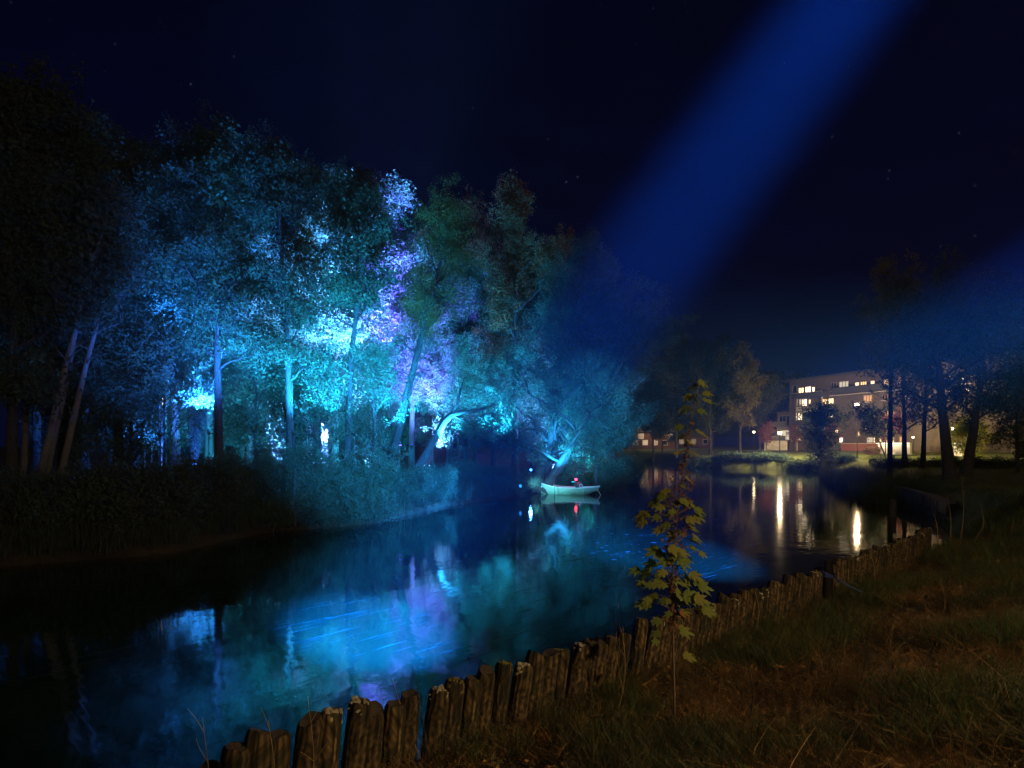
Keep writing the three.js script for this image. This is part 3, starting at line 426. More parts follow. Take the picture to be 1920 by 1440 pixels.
{
  const r = rng(23), tufts = [], straw = [], leaves = [], lying = [];
  const spot = () => { for (;;) { const d = 2.6 + 17 * Math.pow(r(), 1.7), x = lerp(-2.6, 16, r()); if (x < d * 0.9 + 0.6 && x > -d * 0.6 - 0.5) { const s = shore(x, d); if (s.sd > 0.12) return [x, d, s.sd]; } } };
  for (let k = 0; k < 13000; k++) { const [x, d, sd] = spot(), green = fbm(x * 0.55, d * 0.55, 9, 3) + 0.12 * smooth(2, 6, x) , q = (0.6 + r() * 0.8) * (1 + 0.03 * d); if (green > 0.07) tufts.push([V(x, groundY(x, d) - 0.02, -d), turnQ(r, 0.5), V(q, q * (0.6 + r() * 0.7), q), tint(r, 0, 0.5)]); }
  for (let k = 0; k < 21000; k++) { const [x, d] = spot(), q = 0.25 + r() * 0.6, up = r() < 0.05; if (fbm(x * 0.9, d * 0.9, 21, 3) < -0.13 - 0.1 * r()) continue; straw.push([V(x, groundY(x, d) + (up ? -0.02 : 0.01), -d), up ? turnQ(r, 0.6) : turnQ(r, 2.6), V(q, q, q), tint(r, 0, 0.85)]); }
  for (let k = 0; k < 3600; k++) { const [x, d] = spot(), q = 0.03 + r() * 0.07; leaves.push([V(x, groundY(x, d) + 0.02 + r() * 0.05, -d), new THREE.Quaternion().setFromEuler(new THREE.Euler((r() - 0.5) * 1.6, r() * 6.28, (r() - 0.5) * 1.6)), V(q, q, q), tint(r, 0, 0.6)]); }
  const weeds = []; for (let k = 0; k < 1500; k++) { const [x, d] = spot(), w = fbm(x * 0.8, d * 0.8, 33, 3); if (w < 0.08) continue; const q = 0.16 + r() * 0.2; weeds.push([V(x, groundY(x, d) + 0.02, -d), turnQ(r, 0.7), V(q, q * 0.6, q), tint(r, 0, 0.5)]); }
  tag(scatter('weeds', clumpGeo(91, 30, 0.4, 0.22), leafM(rgb(0.09, 0.13, 0.03)), weeds), 'low broad leaved weeds in patches on the near bank', 'weeds');
  tag(scatter('grass', TUFT, leafM(rgb(0.1, 0.14, 0.03)), tufts), 'short green grass on the near bank', 'grass');
  tag(scatter('dry_grass', STRAW, leafM(rgb(0.36, 0.22, 0.085), { transmission: 0.1 }), straw), 'matted dry brown grass on the near bank', 'dry grass');
  tag(scatter('fallen_leaves', MAPLE[0], leafM(rgb(0.5, 0.27, 0.07), { transmission: 0.1 }), leaves), 'small fallen leaves strewn over the near grass', 'leaves');
  const l2 = []; for (let k = 0; k < 420; k++) { const t = r(), x = lerp(-2.2, 11, t), d = 4.2 + t * 12.2 - 0.25 + r() * 0.1 - Math.sin(t * 3.1) * 0.3, q = 0.7 + r() * 0.8; const s = shore(x, d); if (s.sd > 0.02 && s.sd < 0.7) l2.push([V(x, groundY(x, d), -d), turnQ(r, 0.4), V(q, q * 0.8, q), tint(r)]); }
  tag(scatter('dry_grass', STRAW, leafM(rgb(0.27, 0.18, 0.08), { transmission: 0.15 }), l2), 'upright dry grass along the foot of the logs', 'dry grass');
  // lawn grass further along the right bank
  const l3 = []; for (let k = 0; k < 5000; k++) { const d = lerp(16, 52, Math.pow(r(), 1.5)), x = lerp(8, 46, r()); if (x > d * 0.95) continue; const s = shore(x, d); if (s.sd > 0.3 && (d > 17 || x > 13)) l3.push([V(x, groundY(x, d) - 0.02, -d), turnQ(r, 0.4), V(1.6, 1.1, 1.6), tint(r)]); }
  tag(scatter('lawn_grass', TUFT, leafM(rgb(0.1, 0.13, 0.02)), l3), 'short grass of the bank beyond the logs on the right', 'grass');
  // big tuft, dry stems and odd things lying in the grass
  const tf = [[1905, 1150, 6.2, 'large green grass tuft at the frame edge on the near bank', 1.9], [1880, 1070, 9, 'second green grass tuft behind the large one at the frame edge', 1.6]];
  for (const [px, py, d, label, s] of tf) { const p = onGroundPx(px, d), g = base('grass_tuft', p, 0, label, 'grass tuft'); const a = part('blades', bladeGeo(9 + s, 120, 0.34 * s, 0.007, 0.16 * s, 0.8), leafM(rgb(0.07, 0.13, 0.025)), g, 'stuff'); }
  const stem = (px, py, d, tx, ty, label, o = {}) => { const p = onGroundPx(px, d), g = base('dry_stem', p, 0, label, 'dry stem'), w = new MB(), e = at(tx, ty, d + (o.z || 0)).sub(p), m = e.clone().multiplyScalar(0.5).add(V((o.b || 0.06), 0, 0.03)), c = new THREE.CatmullRomCurve3([V(0, -0.05, 0), m, e]).getPoints(10); w.tube(c, [o.t || 0.006, 0.0025], 5);
    const q = rng(px); for (let k = 0; k < (o.k ?? 3); k++) { const a = c[4 + Math.floor(q() * 6)]; w.tube(wiggly(a, V(q() - 0.5, 0.6, q() - 0.5), 0.1 + 0.15 * q(), 3, q, 0.4, 0), [0.003, 0.0015], 4, false); } w.build('stem', o.m || MAT.straw, g); return g; };
  MAT.straw = std(rgb(0.26, 0.17, 0.07), 0.9); MAT.black = std(rgb(0.02, 0.016, 0.012), 0.9);
  const ST = [[1175, 1290, 6.6, 1162, 1108, 'thin pale dry stem bending up left of the sapling', { b: -0.08, k: 2 }], [1150, 1330, 6.1, 1168, 1175, 'dry stem with withered seed heads beside the logs left of the sapling', { k: 5 }], [1640, 1130, 11.5, 1612, 995, 'tall bowed stem with a bud before the reflected lamp', { b: 0.1, k: 1 }], [1412, 1195, 9.2, 1416, 1108, 'short upright dry stem before the logs right of the sapling', { k: 0 }], [1392, 1210, 8.6, 1478, 1260, 'dry stalk lying slanted to the right of the sapling', { b: 0.02, k: 4 }],
    [1780, 1020, 17, 1775, 925, 'tall dry weed at the end of the log row', { t: 0.012, k: 7 }], [1800, 1015, 17.5, 1803, 890, 'tallest dry weed at the end of the log row', { t: 0.013, k: 8 }], [1757, 1018, 16.6, 1747, 950, 'short dry weed at the end of the log row', { t: 0.012, k: 7 }], [1820, 1020, 17, 1838, 945, 'bent dry weed at the right end of the log row', { t: 0.012, k: 7, b: 0.2 }],
    [795, 1420, 4.9, 772, 1245, 'dark twig standing behind the logs in the lower middle', { m: MAT.black, k: 4 }], [800, 1370, 5.4, 736, 1272, 'leaning twig with one curled leaf beside the dark twig', { k: 1, b: -0.02 }], [382, 1440, 4.15, 380, 1345, 'grass stalk growing on the leftmost log', { k: 3, t: 0.003 }], [575, 1400, 4.6, 577, 1305, 'thin reddish twig on the fifth log', { k: 4, t: 0.003 }], [505, 1400, 4.5, 503, 1350, 'tiny twig on the mossy log', { k: 3, t: 0.0025 }],
    [1725, 1400, 4.6, 1722, 1250, 'dead black stem standing in the near grass', { m: MAT.black, t: 0.012, k: 3 }], [1610, 1300, 6, 1605, 1150, 'thin black stem in the grass right of the sapling', { m: MAT.black, k: 2 }], [1398, 1370, 5.4, 1395, 1225, 'black stalk in the grass just right of the sapling', { m: MAT.black, k: 3 }], [1760, 1165, 8.5, 1762, 1090, 'forked brown twig above the lying board', { k: 3 }]];
  ST.forEach(([px, py, d, tx, ty, label, o]) => { const p0 = onGroundPx(px, d), py0 = HOR + (EYE - p0.y) / d * F; const s = stem(px, py, d, tx + 0, ty, label, o); });
}
{ // board on the grass, litter, mooring iron
  const p = onGroundPx(1712, 9.6, 0.05), g = base('board', p, 0.25, 'grey weathered board lying on the grass right of the logs', 'board'), w = new MB(); w.box(0, 0, 0, 0.52, 0.03, 0.1, 0.02, 0, 0.03); w.box(0, -0.025, 0.02, 0.4, 0.02, 0.05); w.build('plank', MAT.birch, g);
  const q = onGroundPx(1378, 7.0, 0.02), h = base('wrapper', q, 0.4, 'crumpled green wrapper in the grass right of the sapling', 'wrapper'), c = new THREE.PlaneGeometry(0.17, 0.09, 8, 5); { const r = rng(3), a = c.attributes.position; for (let k = 0; k < a.count; k++) a.setZ(k, 0.03 * (r() - 0.3)); } c.rotateX(-1.2); c.computeVertexNormals(); part('sheet', c, std(rgb(0.02, 0.16, 0.06), 0.4, { side: THREE.DoubleSide }), h);
  const q2 = onGroundPx(1135, 5.3, 0.02), h2 = base('wrapper', q2, 1, 'small torn pinkish wrapper near the foot of the logs', 'wrapper'), c2 = new THREE.PlaneGeometry(0.06, 0.06, 4, 4); { const r = rng(4), a = c2.attributes.position; for (let k = 0; k < a.count; k++) a.setZ(k, 0.03 * (r() - 0.3)); } c2.rotateX(-0.9); c2.computeVertexNormals(); part('sheet', c2, std(rgb(0.4, 0.25, 0.16), 0.5, { side: THREE.DoubleSide }), h2);
  const i0 = onGroundPx(1552, 10.9), it = base('mooring_post', i0, 0.7, 'short dark mooring post with blue rope before the logs', 'mooring post'), iw = new MB(); iw.tube([V(0, -0.1, 0), V(0.03, 0.78, 0)], [0.085, 0.075], 10); iw.build('post', MAT.black || MAT.metal, it);
  const rp = new MB(); for (let k = 0; k < 3; k++) rp.add(new THREE.TorusGeometry(0.1, 0.014, 6, 18).rotateX(Math.PI / 2 + 0.15 * k).translate(0.02, 0.5 + k * 0.03, 0)); const tw = new THREE.CatmullRomCurve3([V(0.1, 0.52, 0), V(0.5, 0.25, 0.25), V(1.0, 0.08, 0.5), V(1.6, 0.16, 0.7)]).getPoints(14); rp.tube(tw, [0.012, 0.012], 6); rp.build('rope', std(rgb(0.05, 0.09, 0.3), 0.9), it);
}
{ // maple sapling in front of the logs
  const d0 = 5.9, p = onGroundPx(1265, d0), g = base('maple_sapling', p, 0, 'young maple with large lobed leaves growing in front of the logs', 'sapling'), r = rng(91), o = (px, py, z = 0) => at(px, py, d0 + z).sub(p);
  const spine = [[1265, 1370], [1264, 1290], [1262, 1210], [1261, 1140], [1262, 1060], [1268, 980], [1276, 920], [1284, 860], [1294, 800], [1303, 755], [1312, 716]], sp = [V(0, -0.1, 0), ...spine.map(([x, y]) => o(x, y))], w = new MB(), cur = new THREE.CatmullRomCurve3(sp);
  w.tube(cur.getPoints(40), (t) => 0.014 * (1 - t * 0.75), 8); w.build('stem', std(rgb(0.12, 0.08, 0.05), 0.9), g);
  const near = (y) => { for (let k = 0; k < spine.length - 1; k++) if (spine[k][1] >= y && spine[k + 1][1] <= y) return lerp(spine[k][0], spine[k + 1][0], (spine[k][1] - y) / (spine[k][1] - spine[k + 1][1])); return y > 1000 ? 1265 : 1312; };
  const LV = [[1322, 719, 26], [1293, 727, 28], [1330, 738, 26], [1286, 745, 32], [1334, 752, 36], [1278, 768, 38], [1320, 772, 26], [1270, 802, 24], [1324, 812, 38], [1274, 820, 20], [1298, 829, 20], [1267, 850, 14], [1304, 849, 22], [1294, 898, 20], [1286, 912, 22], [1236, 928, 36], [1222, 943, 32], [1234, 954, 30], [1197, 969, 40], [1294, 944, 42], [1316, 957, 28], [1304, 976, 36], [1242, 987, 32], [1313, 1008, 34], [1265, 945, 26], [1294, 977, 22], [1300, 1014, 14], [1220, 1036, 40], [1272, 1032, 38], [1305, 1028, 26], [1213, 1060, 36], [1245, 1054, 36], [1287, 1058, 32], [1203, 1076, 36], [1200, 1093, 26], [1230, 1096, 28], [1309, 1082, 38], [1328, 1102, 46], [1290, 1118, 50], [1336, 1146, 36], [1284, 1152, 20], [1219, 1121, 30], [1207, 1138, 30], [1228, 1166, 28], [1292, 1186, 36], [1226, 1188, 26], [1296, 1232, 28], [1250, 1152, 20], [1272, 1090, 26], [1240, 1075, 24], [1256, 1010, 22], [1283, 1002, 24], [1320, 1125, 34], [1252, 965, 22], [1214, 1098, 24]];
  LV.slice().forEach(([px, py, wd]) => { if (wd >= 26 && py > 900 && r() < 0.75) LV.push([px + (r() - 0.5) * 34, py + (r() - 0.3) * 24, wd * 0.85]); if (wd >= 30 && py > 900) LV.push([px + (r() - 0.5) * 40 - (px - 1262) * 0.4, py + (r() - 0.5) * 30, wd * 0.8]); });
  const mats = [rgb(0.19, 0.22, 0.04), rgb(0.15, 0.2, 0.04), rgb(0.24, 0.23, 0.045)].map((c) => leafM(c, { transmission: 0.3, roughness: 0.7 })), orange = leafM(rgb(0.3, 0.12, 0.02), { transmission: 0.3 }), teal = leafM(rgb(0.12, 0.17, 0.09), { transmission: 0.3 });
  LV.forEach(([px, py, wd], k) => {
    const side = Math.sign(px - near(py)) || 1, z = (r() - 0.6) * 0.22, ls = wd / F * d0 * (1.08 + 0.25 * r()), c = o(px, py, z), dir = V(side * (0.75 + 0.3 * r()), -0.08 - 0.4 * r(), (r() - 0.2) * 0.9).normalize();
    const upv = V((r() - 0.5) * 0.5, 1, 0.35 + 0.55 * r()).normalize(), xax = upv.clone().cross(dir).normalize(), yax = dir.clone().cross(xax).normalize();
    const start = c.clone().addScaledVector(dir, -ls * 0.5), m = part('leaf', MAPLE[k % 5], px === 1284 && py === 1152 ? orange : (px === 1278 || px === 1293) && py < 780 ? teal : mats[Math.floor(r() * 3)], g);
    m.quaternion.setFromRotationMatrix(new THREE.Matrix4().makeBasis(xax, yax, dir)); m.scale.setScalar(ls); m.position.copy(start);
    const sy = py - 6 + wd * 0.2, a = o(near(Math.min(1365, sy + 8)), Math.min(1365, sy + 8)), pt = new MB(); pt.tube(new THREE.CatmullRomCurve3([a, a.clone().lerp(start, 0.5).add(V(0, 0.02, 0)), start]).getPoints(5), [0.0035, 0.002], 4); pt.build('leaf_stalk', MAT.twig, g);
  });
  // dry bindweed twisted round the stem
  const vn = new MB(), l = []; for (let v = 0; v < 5; v++) { const pts = []; for (let k = 0; k <= 46; k++) { const y = lerp(1180, [790, 840, 870, 860, 900][v], k / 46), wd = 6 + 24 * smooth(860, 930, y) * (1 - smooth(960, 1120, y)), a = k * 0.55 + v * 1.3; pts.push(o(near(y) + Math.cos(a) * wd * 0.8, y, Math.sin(a) * wd / F * d0 * 0.6)); } vn.tube(pts, [0.004, 0.002], 4);
    pts.forEach((q) => { for (let j = 0; j < 3; j++) if (r() < 0.75) { const s = 0.022 + r() * 0.03; l.push([q.clone().add(V((r() - 0.5) * 0.06, (r() - 0.5) * 0.06, (r() - 0.5) * 0.05)), randQ(r), V(s, s, s), tint(r, 0, 0.5)]); } }); }
  const vine = vn.build('vine', std(rgb(0.14, 0.07, 0.035), 0.9), g); scatter('vine_leaves', MAPLE[1], leafM(rgb(0.17, 0.075, 0.035), { transmission: 0.2 }), l, g);
}
{ // long-exposure light trails of drifting foam, shaped as thin ribbons along the current
  const r = rng(31), p = [], n = [], idx = [];
  for (let k = 0; k < 420; k++) {
    const big = r() < 0.25, d = lerp(8.2, 22, Math.pow(r(), 1.1)), x0 = lerp(-5.2, 3.4, r()) + (d - 12) * 0.55; const s0 = shore(x0, d); if (s0.sd > -1.2) continue;
    const L = (big ? 1.1 : 0.5) * (0.4 + r()), wd = (big ? 0.009 : 0.0045) * (0.6 + r() * 0.6), a0 = 0.74 + 0.02 * (d - 10); let x = x0, dd = d, i0 = p.length / 3;
    for (let j = 0; j <= 6; j++) { const a = a0 + 0.04 * j * 0.2, ww = wd * Math.sin(Math.PI * (0.06 + 0.88 * j / 6)); p.push(x - Math.cos(a) * ww, 0.004, -(dd + Math.sin(a) * ww), x + Math.cos(a) * ww, 0.004, -(dd - Math.sin(a) * ww)); n.push(0, 1, 0, 0, 1, 0); if (j) { const b = i0 + j * 2; idx.push(b - 2, b - 1, b, b - 1, b + 1, b); } x += Math.sin(a) * L / 6; dd += Math.cos(a) * L / 6; }
  }
  for (let k = 0; k < 160; k++) { const d = lerp(17, 36, r()), x = lerp(1.5, 9, r()) * d / 24; if (shore(x, d).sd > -0.6) continue; const i0 = p.length / 3, s = 0.03 + r() * 0.07; p.push(x - s, 0.004, -d, x, 0.004, -d - s * 0.8, x + s * 1.2, 0.004, -d - s * 0.3, x + s * 0.3, 0.004, -d + s * 0.7); n.push(0, 1, 0, 0, 1, 0, 0, 1, 0, 0, 1, 0); idx.push(i0, i0 + 2, i0 + 1, i0, i0 + 3, i0 + 2); }
  const g = new THREE.BufferGeometry(); g.setAttribute('position', new THREE.Float32BufferAttribute(p, 3)); g.setAttribute('normal', new THREE.Float32BufferAttribute(n, 3)); g.setIndex(idx);
  tag(part('foam', g, std(rgb(0.028, 0.08, 0.045), 0.8, { side: THREE.DoubleSide })), 'light trails of drifting foam shaped as thin lines on the lit water', 'foam', null, 'stuff');
}
// ---------------------------------------------------------------- rowing boat
{
  const d = 40, a = at(1017, 926, d + 0.6), b = at(1120, 926, d - 0.3), ctr = a.clone().add(b).multiplyScalar(0.5); ctr.y = 0; const L = a.distanceTo(b), turn = Math.atan2(-(b.z - a.z), b.x - a.x);
  const g = base('rowing_boat', ctr, turn, 'pale green rowing boat moored under the alder', 'rowing boat'), NS = 22, NV = 9;
  const half = (t) => 0.66 * Math.pow(Math.sin(Math.PI * (0.2 + 0.8 * t) * 0.985), 0.75) * (t < 0.3 ? 0.8 + 0.2 * t / 0.3 : 1), sheer = (t) => 0.42 + 0.22 * Math.pow(Math.abs(0.55 - t) / 0.55, 2.2) * (t < 0.55 ? 1.2 : 0.85), keel = (t) => -0.1 + 0.34 * Math.pow(smooth(0.7, 1, t), 1.4);
  const surf = (inset) => { const p = [], idx = []; for (let i = 0; i <= NS; i++) { const t = i / NS; for (let j = 0; j <= 2 * NV; j++) { const s = (j - NV) / NV, q = Math.abs(s), strake = inset ? 0 : 0.012 * (1 - (q * 5 % 1)), hb = Math.max(0.012, half(t) - inset + strake), y = keel(t) + inset + (sheer(t) - keel(t) - inset) * Math.pow(q, 1.7); p.push((t - 0.5) * L + (t > 0.7 ? 0.16 * Math.pow(q, 1.7) * smooth(0.8, 1, t) : 0), y, Math.sign(s) * hb * Math.pow(Math.sin(Math.min(1, q * 1.02) * Math.PI / 2), 0.8)); } }
    for (let i = 0; i < NS; i++) for (let j = 0; j < 2 * NV; j++) { const k = i * (2 * NV + 1) + j; idx.push(k, k + 1, k + 2 * NV + 1, k + 1, k + 2 * NV + 2, k + 2 * NV + 1); }
    const e = p.length / 3; p.push(-0.5 * L, 0.2, 0); for (let j = 0; j < 2 * NV; j++) idx.push(j, e, j + 1);
    const q = new THREE.BufferGeometry(); q.setAttribute('position', new THREE.Float32BufferAttribute(p, 3)); q.setIndex(idx); q.computeVertexNormals(); return q; };
  const paint = std(rgb(0.34, 0.55, 0.42), 0.6, { side: THREE.DoubleSide, map: plasterT }), cream = std(rgb(0.75, 0.75, 0.7), 0.6, { side: THREE.DoubleSide });
  part('hull', surf(0), paint, g); part('inner_hull', surf(0.03), cream, g);
  for (const s of [-1, 1]) { const pts = []; for (let i = 0; i <= NS; i++) { const t = i / NS; pts.push(V((t - 0.5) * L + 0.16 * smooth(0.8, 1, t), sheer(t) + 0.02, s * (half(t)))); } const w = new MB(); w.tube(pts, [0.035, 0.035], 6); w.build('gunwale', cream, g); }
  for (const t of [0.12, 0.45, 0.74]) { const w = new MB(); w.box((t - 0.5) * L, sheer(t) - 0.14, 0, 0.24, 0.03, half(t) * 1.86); w.build('seat', cream, g); }
  const tr = new MB(); tr.box(-0.5 * L + 0.0, 0.3, 0, 0.04, 0.5, half(0) * 1.8); tr.build('transom', cream, g);
  const bd = new MB(); bd.box((0.79 - 0.5) * L, 0.2, half(0.79) * 0.93 + 0.02, 0.025, 0.56, 0.03, -0.3, 0, 0.12); bd.build('rope_line', MAT.metal, g);
  const r = at(1117, 912, 39.7), e = at(1128, 929, 39.4), ro = base('mooring_rope', V(r.x, 0, r.z), 0, 'taut pale rope from the bow of the boat into the water', 'rope'), w = new MB(); w.tube([V(0, r.y, 0), V(e.x - r.x, -0.1, e.z - r.z)], [0.022, 0.022], 6); w.build('rope', cream, ro);
  const m = at(1086, 906, 40.6), mo = base('bundle', V(m.x, 0.42, m.z), 0.2, 'dark bundle with a ring fender lying on the boat near the bow', 'bundle'), q = rng(9), lump = new THREE.IcosahedronGeometry(0.3, 3), ap = lump.attributes.position; for (let k = 0; k < ap.count; k++) { const v = V().fromBufferAttribute(ap, k), n = 1 + 0.35 * fbm(v.x * 3, v.y * 3, v.z * 3); ap.setXYZ(k, v.x * n * 1.0, Math.max(-0.12, v.y * n * 0.85 + 0.12), v.z * n); } lump.computeVertexNormals(); part('tarpaulin', lump, std(rgb(0.04, 0.045, 0.06), 0.85), mo); part('ring', new THREE.TorusGeometry(0.1, 0.035, 8, 18).translate(0.0, 0.12, 0.36), std(rgb(0.35, 0.36, 0.38), 0.6), mo);
  const lp = at(1080, 899, 40.4), gl0 = onGroundPx(1080, 42), rl = base('red_lamp', V(lp.x, 0, lp.z), 0, 'small red lamp on a stake above the boat', 'lamp'), sw = new MB(); sw.tube([V(0, -0.4, 0), V(0, lp.y - 0.07, 0)], [0.03, 0.025], 6); sw.build('stake', MAT.metal, rl);
  part('lamp_bulb', new THREE.SphereGeometry(0.075, 12, 8).translate(0, lp.y, 0), glow(1, 0.02, 0.05, 22), rl); const pl = new THREE.PointLight(rgb(1, 0.03, 0.06), 0.6, 0, 2); pl.name = 'lamp_bulb'; pl.position.y = lp.y; pl.castShadow = true; pl.shadow.radius = 2; rl.add(pl);
}
// ---------------------------------------------------------------- right bank: quay, reeds, post
{
  const P = [[17.3, 24.4], [18.2, 25.9], [19.9, 29.7], [21.9, 35.2]].map(([x, d]) => V(x, 0, -d)), cv = new THREE.CatmullRomCurve3(P), g = base('quay_wall', V(0, 0, 0), 0, 'low dark stone quay wall between the log row and the reeds', 'wall'), r = rng(77), n = 20, SG = [0, 1, 2].map((k) => { const b = new THREE.BoxGeometry(0.42, 0.5, cv.getLength() / n - 0.02, 3, 3, 4), a = b.attributes.position, q = rng(k + 5); for (let i = 0; i < a.count; i++) { const v = V().fromBufferAttribute(a, i), m = 0.02; a.setXYZ(i, v.x + m * perlin.noise(v.x * 9 + k, v.y * 7, v.z * 7), v.y + m * perlin.noise(v.x * 7, v.y * 9 + k, v.z * 7), v.z); } b.computeVertexNormals(); return b; }), sm = [0, 1, 2].map((k) => std(rgb(0.05 + 0.015 * k, 0.055 + 0.015 * k, 0.085 + 0.015 * k), 0.9, { map: plasterT }));  // bluish stone colour holds the blue light falling on the wall
  for (let k = 0; k < n; k++) for (let j = 0; j < 2; j++) { const t = (k + 0.5 + (j ? 0.45 : 0)) / n; if (t > 1) continue; const p = cv.getPointAt(t), q = cv.getTangentAt(t), s = part('stone', SG[Math.floor(r() * 3)], sm[Math.floor(r() * 3)], g); s.position.set(p.x + 0.15 + j * 0.1 + (r() - 0.5) * 0.03, 0.02 + j * 0.515, p.z); s.rotation.set((r() - 0.5) * 0.03, Math.atan2(q.x, q.z), (r() - 0.5) * 0.03); }
  for (let k = 0; k < 15; k++) { const t = (k + 0.5) / 15, p = cv.getPointAt(t), q = cv.getTangentAt(t), b = new THREE.BoxGeometry(0.36, 0.1, cv.getLength() / 15 - 0.02), s = part('coping_stone', b, sm[0], g); s.position.set(p.x + 0.2, 0.83, p.z); s.rotation.y = Math.atan2(q.x, q.z); }
  const l = []; for (let k = 0; k < 900; k++) { const t = r(), d = lerp(33, 60, t), x = lerp(21.2, 32.5, (d - 33) / 27) + (r() - 0.75) * 3.2; if (x > 36) continue; const q = 0.8 + r() * 0.6; l.push([V(x, Math.max(-0.15, groundY(x, d) - 0.1), -d), turnQ(r, 0.2), V(q, q * 1.25, q), tint(r)]); }
  tag(scatter('reeds', REED, MAT.dark, l), 'dark bed of reeds standing in the shallows by the quay', 'reeds');
  const p = at(1673, 965, 27.5), po = base('mooring_post', V(p.x, 0, p.z), 0, 'thick dark post standing in the water by the reeds', 'mooring post'), w = new MB(); w.tube([V(0, -0.5, 0), V(0.02, 0.75, 0)], [0.16, 0.14], 10); w.build('post', MAT.bark, po);
}
// ---------------------------------------------------------------- apartment building beyond the river
{
  const A = V(53.4, 0, -118), dirx = 0.358, dirz = 0.934, turn = Math.atan2(-dirz, dirx);
  // local x runs along the facade towards the viewer's right, local z comes out of it
  const g = base('apartment_building', A, Math.atan2(-dirz, dirx) , 'pale apartment building with lit windows beyond the river', 'building');
  const uOf = (px) => { const k = (px - 960) / F; return (118 * k - 53.4) / (0.358 + 0.934 * k); }, yOf = (px, py) => EYE + (HOR - py) / F * (118 - 0.934 * uOf(px));
  g.rotation.y = Math.atan2(dirx, 0) ; g.quaternion.setFromRotationMatrix(new THREE.Matrix4().makeBasis(V(dirx, 0, dirz), UP, V(-dirz, 0, dirx)));
  const B0 = 1.9, TOP = 15.5, w = new MB(); w.box(19.3, (B0 + TOP) / 2, -6, 38.6, TOP - B0, 12); w.build('wall', MAT.plaster, g);
  const rf = new MB(); rf.box(18.8, TOP + 0.12, -5.9, 40.6, 0.24, 13.4); rf.build('roof', MAT.roof, g);
  const ga = new MB(); ga.box(-1.95, (B0 + 9.6) / 2, -4.2, 3.9, 9.6 - B0, 7); ga.build('side_wing', MAT.plaster, g);
  const gr = new MB(); gr.box(-2.0, 9.72, -4.2, 4.4, 0.24, 7.5); gr.build('roof', MAT.roof, g);
  const st = new MB(); st.box(21, 12.0, 0.06, 34, 0.12, 0.12); st.build('cornice', MAT.trim, g);
  const frameM = std(rgb(0.3, 0.22, 0.15), 0.7), warm = [glow(1, 0.72, 0.34, 2.6), glow(1, 0.62, 0.25, 1.8), glow(1, 0.8, 0.5, 3.4), glow(1, 0.48, 0.18, 0.9), glow(0.95, 0.8, 0.55, 0.7)];
  const win = (u, y, W, H, lit, z = 0, mull = 1) => {
    const f = new MB(), t = 0.1; f.box(u, y + H / 2, z + 0.06, W + t, t, 0.16).box(u, y - H / 2, z + 0.06, W + t, t, 0.16).box(u - W / 2, y, z + 0.06, t, H - t, 0.16).box(u + W / 2, y, z + 0.06, t, H - t, 0.16); for (let k = 1; k <= mull; k++) f.box(u - W / 2 + W * k / (mull + 1), y, z + 0.05, 0.07, H - t, 0.12);
    const m = f.build('window', frameM, g); const p = new MB(); p.box(u, y, z + 0.025, W, H, 0.03); p.build('window_pane', lit < 0 ? MAT.darkGlass : warm[lit], m);
    const s = new MB(); s.box(u, y - H / 2 - 0.09, z + 0.12, W + 0.3, 0.06, 0.26); s.build('sill', MAT.trim, m);
  };
  [ // px, py, width px, height px, light, mullions
    [1491, 730, 8, 14, -1, 0], [1503, 732, 10, 10, 0, 1], [1516, 731, 11, 12, 2, 1], [1526, 730, 5, 9, 2, 0], [1564, 725, 9, 15, -1, 1], [1583, 724, 18, 18, 4, 2], [1608, 722, 8, 10, 0, 0], [1620, 720, 12, 9, 1, 2], [1637, 719, 8, 10, 0, 0], [1662, 716, 9, 9, 1, 1], [1690, 712, 9, 9, 3, 1],
    [1503, 753, 8, 12, 4, 1], [1509, 755, 10, 13, 2, 1], [1519, 753, 4, 8, 0, 0], [1547, 753, 10, 10, 1, 1], [1559, 752, 10, 10, 0, 1], [1628, 747, 16, 12, 3, 2], [1660, 745, 10, 10, -1, 1], [1700, 742, 10, 10, 3, 1],
    [1499, 781, 12, 13, 2, 2], [1546, 779, 9, 10, 1, 1], [1559, 778, 9, 10, 0, 1], [1628, 778, 13, 11, 0, 2], [1663, 776, 10, 10, 3, 1],
    [1500, 801, 12, 10, -1, 1], [1545, 800, 10, 10, 3, 1], [1558, 800, 10, 9, -1, 1], [1629, 802, 12, 12, 0, 2], [1652, 801, 10, 10, 1, 1], [1672, 800, 10, 9, 3, 1],
    [1488, 823, 8, 7, -1, 1], [1500, 823, 10, 6, 0, 2], [1578, 825, 7, 9, 2, 0], [1611, 813, 4, 7, 1, 0], [1632, 825, 12, 10, 4, 0], [1640, 825, 3, 10, 0, 0], [1652, 826, 5, 8, 1, 0], [1662, 825, 6, 11, 3, 0], [1674, 825, 8, 10, 1, 1], [1692, 824, 9, 10, 3, 1],
    [1770, 708, 11, 9, 1, 2], [1783, 708, 9, 8, 3, 1], [1806, 709, 6, 6, 0, 0], [1812, 710, 6, 6, 0, 0], [1825, 707, 6, 7, 1, 0], [1769, 731, 10, 10, 4, 1], [1782, 732, 9, 9, 1, 1], [1802, 731, 9, 6, 3, 1], [1815, 730, 8, 8, 0, 1], [1838, 745, 10, 14, 4, 1], [1850, 741, 12, 14, 4, 1], [1889, 697, 14, 8, 1, 2], [1905, 694, 16, 7, 4, 2], [1800, 757, 10, 10, 3, 1], [1835, 765, 8, 8, 4, 1],
  ].forEach(([px, py, wp, hp, lit, mu]) => { const u = uOf(px), m = (118 - 0.934 * u) / F, ax = uOf(px + wp / 2) - uOf(px - wp / 2); win(u, yOf(px, py), ax, hp * m, lit, 0, mu); });
